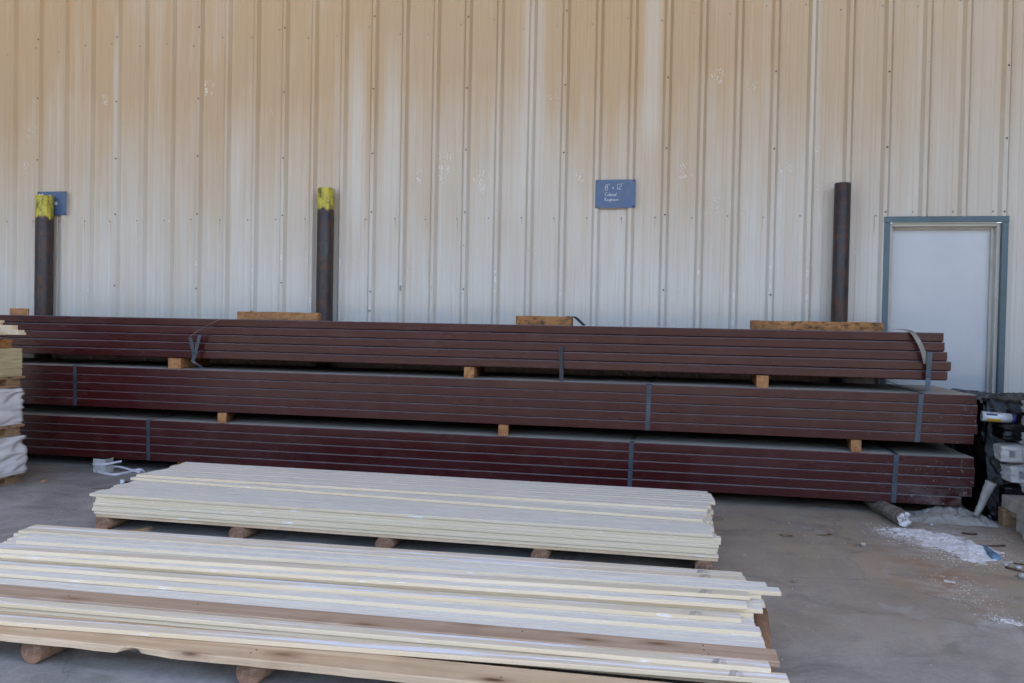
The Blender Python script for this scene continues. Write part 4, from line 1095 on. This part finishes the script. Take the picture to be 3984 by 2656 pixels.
twig([P(2328, 1296), P(2352, 1298)], .004, 'thin twig touching the right edge of the picture')
twig([P(2210, 1226), P(2230, 1230, .012), P(2242, 1228)], .008, 'reddish splinter lying in the white powder')
def stone(px, py, s, label, mat='stone_pale', seed=0, group='loose stones on the floor'):
    bm = bmesh.new(); bmesh.ops.create_icosphere(bm, subdivisions=2, radius=1)
    for v in bm.verts:
        d = 1 + .35 * mn.noise(v.co * 1.6 + Vector((seed * 7., 0, 0))); v.co = Vector((v.co.x * d * s, v.co.y * d * s * .75, (v.co.z * d * .55 + .5) * s))
    me = from_bm('stone', bm, mat, True); p = atZ(px, py, 0)
    tag(link('stone', me, None, (p.x, p.y, 0), (0, 0, seed * 1.3)), label, 'stone', group)
stone(1982, 1254, .022, 'pale pebble alone on the tan floor behind the dark stain', seed=1)
stone(2348, 1328, .028, 'pale round stone at the right edge of the floor', seed=2)
stone(2310, 1299, .018, 'grey stone beside the twigs near the right edge', 'stone_pale', 3)
stone(2340, 1306, .016, 'light chip between the twigs at the right edge', 'paper', 4)
stone(2225, 1252, .035, 'grey lump at the end of the white powder', 'stone_pale', 5)
stone(2140, 1207, .016, 'bluish pebble behind the white powder', 'paper', 6)
def leaf(px, py, s, label, seed):
    R = random.Random(seed); V = []; F = []
    for k in range(9):
        c = Vector((R.uniform(-1, 1) * s, R.uniform(-.6, .6) * s, R.uniform(.002, .012))); a = R.uniform(0, 6.3); u = Vector((math.cos(a), math.sin(a), R.uniform(-.2, .2))) * s * .5; v = Vector((-math.sin(a), math.cos(a), .2)) * s * .22
        b = len(V); V += [c - u, c - v, c + u, c + v]; F.append((b, b + 1, b + 2, b + 3))
    for v in V: v.z = max(.0015, v.z)
    p = atZ(px, py, 0); tag(link('dead_leaves', mesh('dead_leaves', V, F, 'dead_leaf'), None, (p.x, p.y, 0)), label, 'leaves', 'dead leaf scraps on the floor')
leaf(1807, 1232, .035, 'brown leaf scraps on the floor between rear stack and powder', 1)
leaf(1895, 1229, .035, 'brown leaf scraps in front of the weathered log', 2)
leaf(1862, 1219, .02, 'smaller brown leaf scrap right behind two leaf scraps', 3)
leaf(1822, 1338, .02, 'dark leaf scrap beside the furthest reaching board of the front stack', 4)
leaf(1755, 1360, .014, 'tiny brown scrap at the right ends of the front boards', 5)
# crumbs
bm = bmesh.new()
for k in range(900):
    x = rnd.uniform(-5, 2.6); y = rnd.uniform(-5.2, -1.0); s = rnd.uniform(.0015, .005)
    if x > .3 or rnd.random() < .35:
        r_ = bmesh.ops.create_cube(bm, size=s)
        for v in r_['verts']: v.co = v.co + Vector((x + rnd.uniform(-.4, .4) * s, y + rnd.uniform(-.4, .4) * s, s * .4))
gm = link('floor_grit', from_bm('floor_grit', bm, 'stone_pale')); gm['kind'] = 'stuff'; gm['label'] = 'fine grit and crumbs scattered over the concrete'; gm['category'] = 'grit'

# ------------------------------------------------------------------ floor clutter on the left
c0 = atZ(233, 1086, 0)
wc = thing('corner_guards', 'pale corner guards tied with loose white plastic banding by the left pallets', 'packing', (c0.x, c0.y, 0))
a0, a1 = atY(218, 1059, c0.y) - c0, atY(218, 1085, c0.y) - c0
hh = .115
ga = bbox('guard', (.115, .004, hh), 'carton_grey', .001); gb = bbox('guard', (.004, .09, hh), 'carton_grey', .001)
link('guard', ga, wc, (-.02, .0, .0005)); link('guard', gb, wc, (.042, .045, .0005))
def lp_(px, py, z=.006): q = atZ(px, py, 0); return (q.x - c0.x, q.y - c0.y, z)
ribbon('band', smooth_path([(-.085, .0, .07), (.03, -.006, .075), (.05, .0, .078), (.12, .09, .09)], 5), (0, 0, .016), 'strap_white', .001, wc)
ribbon('band', smooth_path([lp_(253, 1079, .03), lp_(275, 1080, .03), lp_(300, 1084, .02), lp_(318, 1087, .012), lp_(326, 1085, .012)], 5), (0, .004, .016), 'strap_white', .001, wc)
ribbon('band', smooth_path([lp_(217, 1080, .02), lp_(225, 1086, .012), lp_(258, 1092, .01), lp_(285, 1089, .012), lp_(310, 1084, .016), lp_(325, 1084, .02), lp_(333, 1089, .012)], 5), (0, .004, .018), 'strap_white', .001, wc)
def chip(px, py, sx, sy, rot, label, seed=0):
    p = atZ(px, py, 0)
    R = random.Random(seed); n = 9; top = [(sx * math.cos(2 * math.pi * k / n) * R.uniform(.75, 1.1), sy * math.sin(2 * math.pi * k / n) * R.uniform(.6, 1.1)) for k in range(n)]
    V = [(a, b, .001) for a, b in top] + [(a * .95, b * .95, .014 + .012 * (a / sx)) for a, b in top]; F = [tuple(range(n))[::-1], tuple(range(n, 2 * n))] + [(k, (k + 1) % n, n + (k + 1) % n, n + k) for k in range(n)]
    tag(link('wood_chip', mesh('wood_chip', V, F, 'pallet_wood'), None, (p.x, p.y, 0), (0, 0, rot)), label, 'wood chip', 'wood chips on the floor')
chip(97, 1106, .05, .045, .3, 'flat brown wood chip beside the left pallets', 1)
chip(318, 1219, .075, .03, .35, 'brown splintered wood chip between the two board stacks', 2)
cb = atZ(281, 1110, 0)
cl = thing('strap_clip', 'small white and black plastic clip beside the rear stack of boards', 'clip', (cb.x, cb.y, 0))
link('clip_body', bbox('clip_body', (.03, .02, .03), 'tube_white', .003), cl, (0, 0, 0)); link('clip_bar', bbox('clip_bar', (.06, .015, .012), 'strap_black', .002), cl, (.035, .03, .0), (0, 0, .2))
tag(tube('thin_wire', [P(210, 1122, .003), P(240, 1123, .004), P(262, 1121, .003)], .002, 'twig', 5), 'thin dark wire lying on the floor left of the rear stack', 'wire')
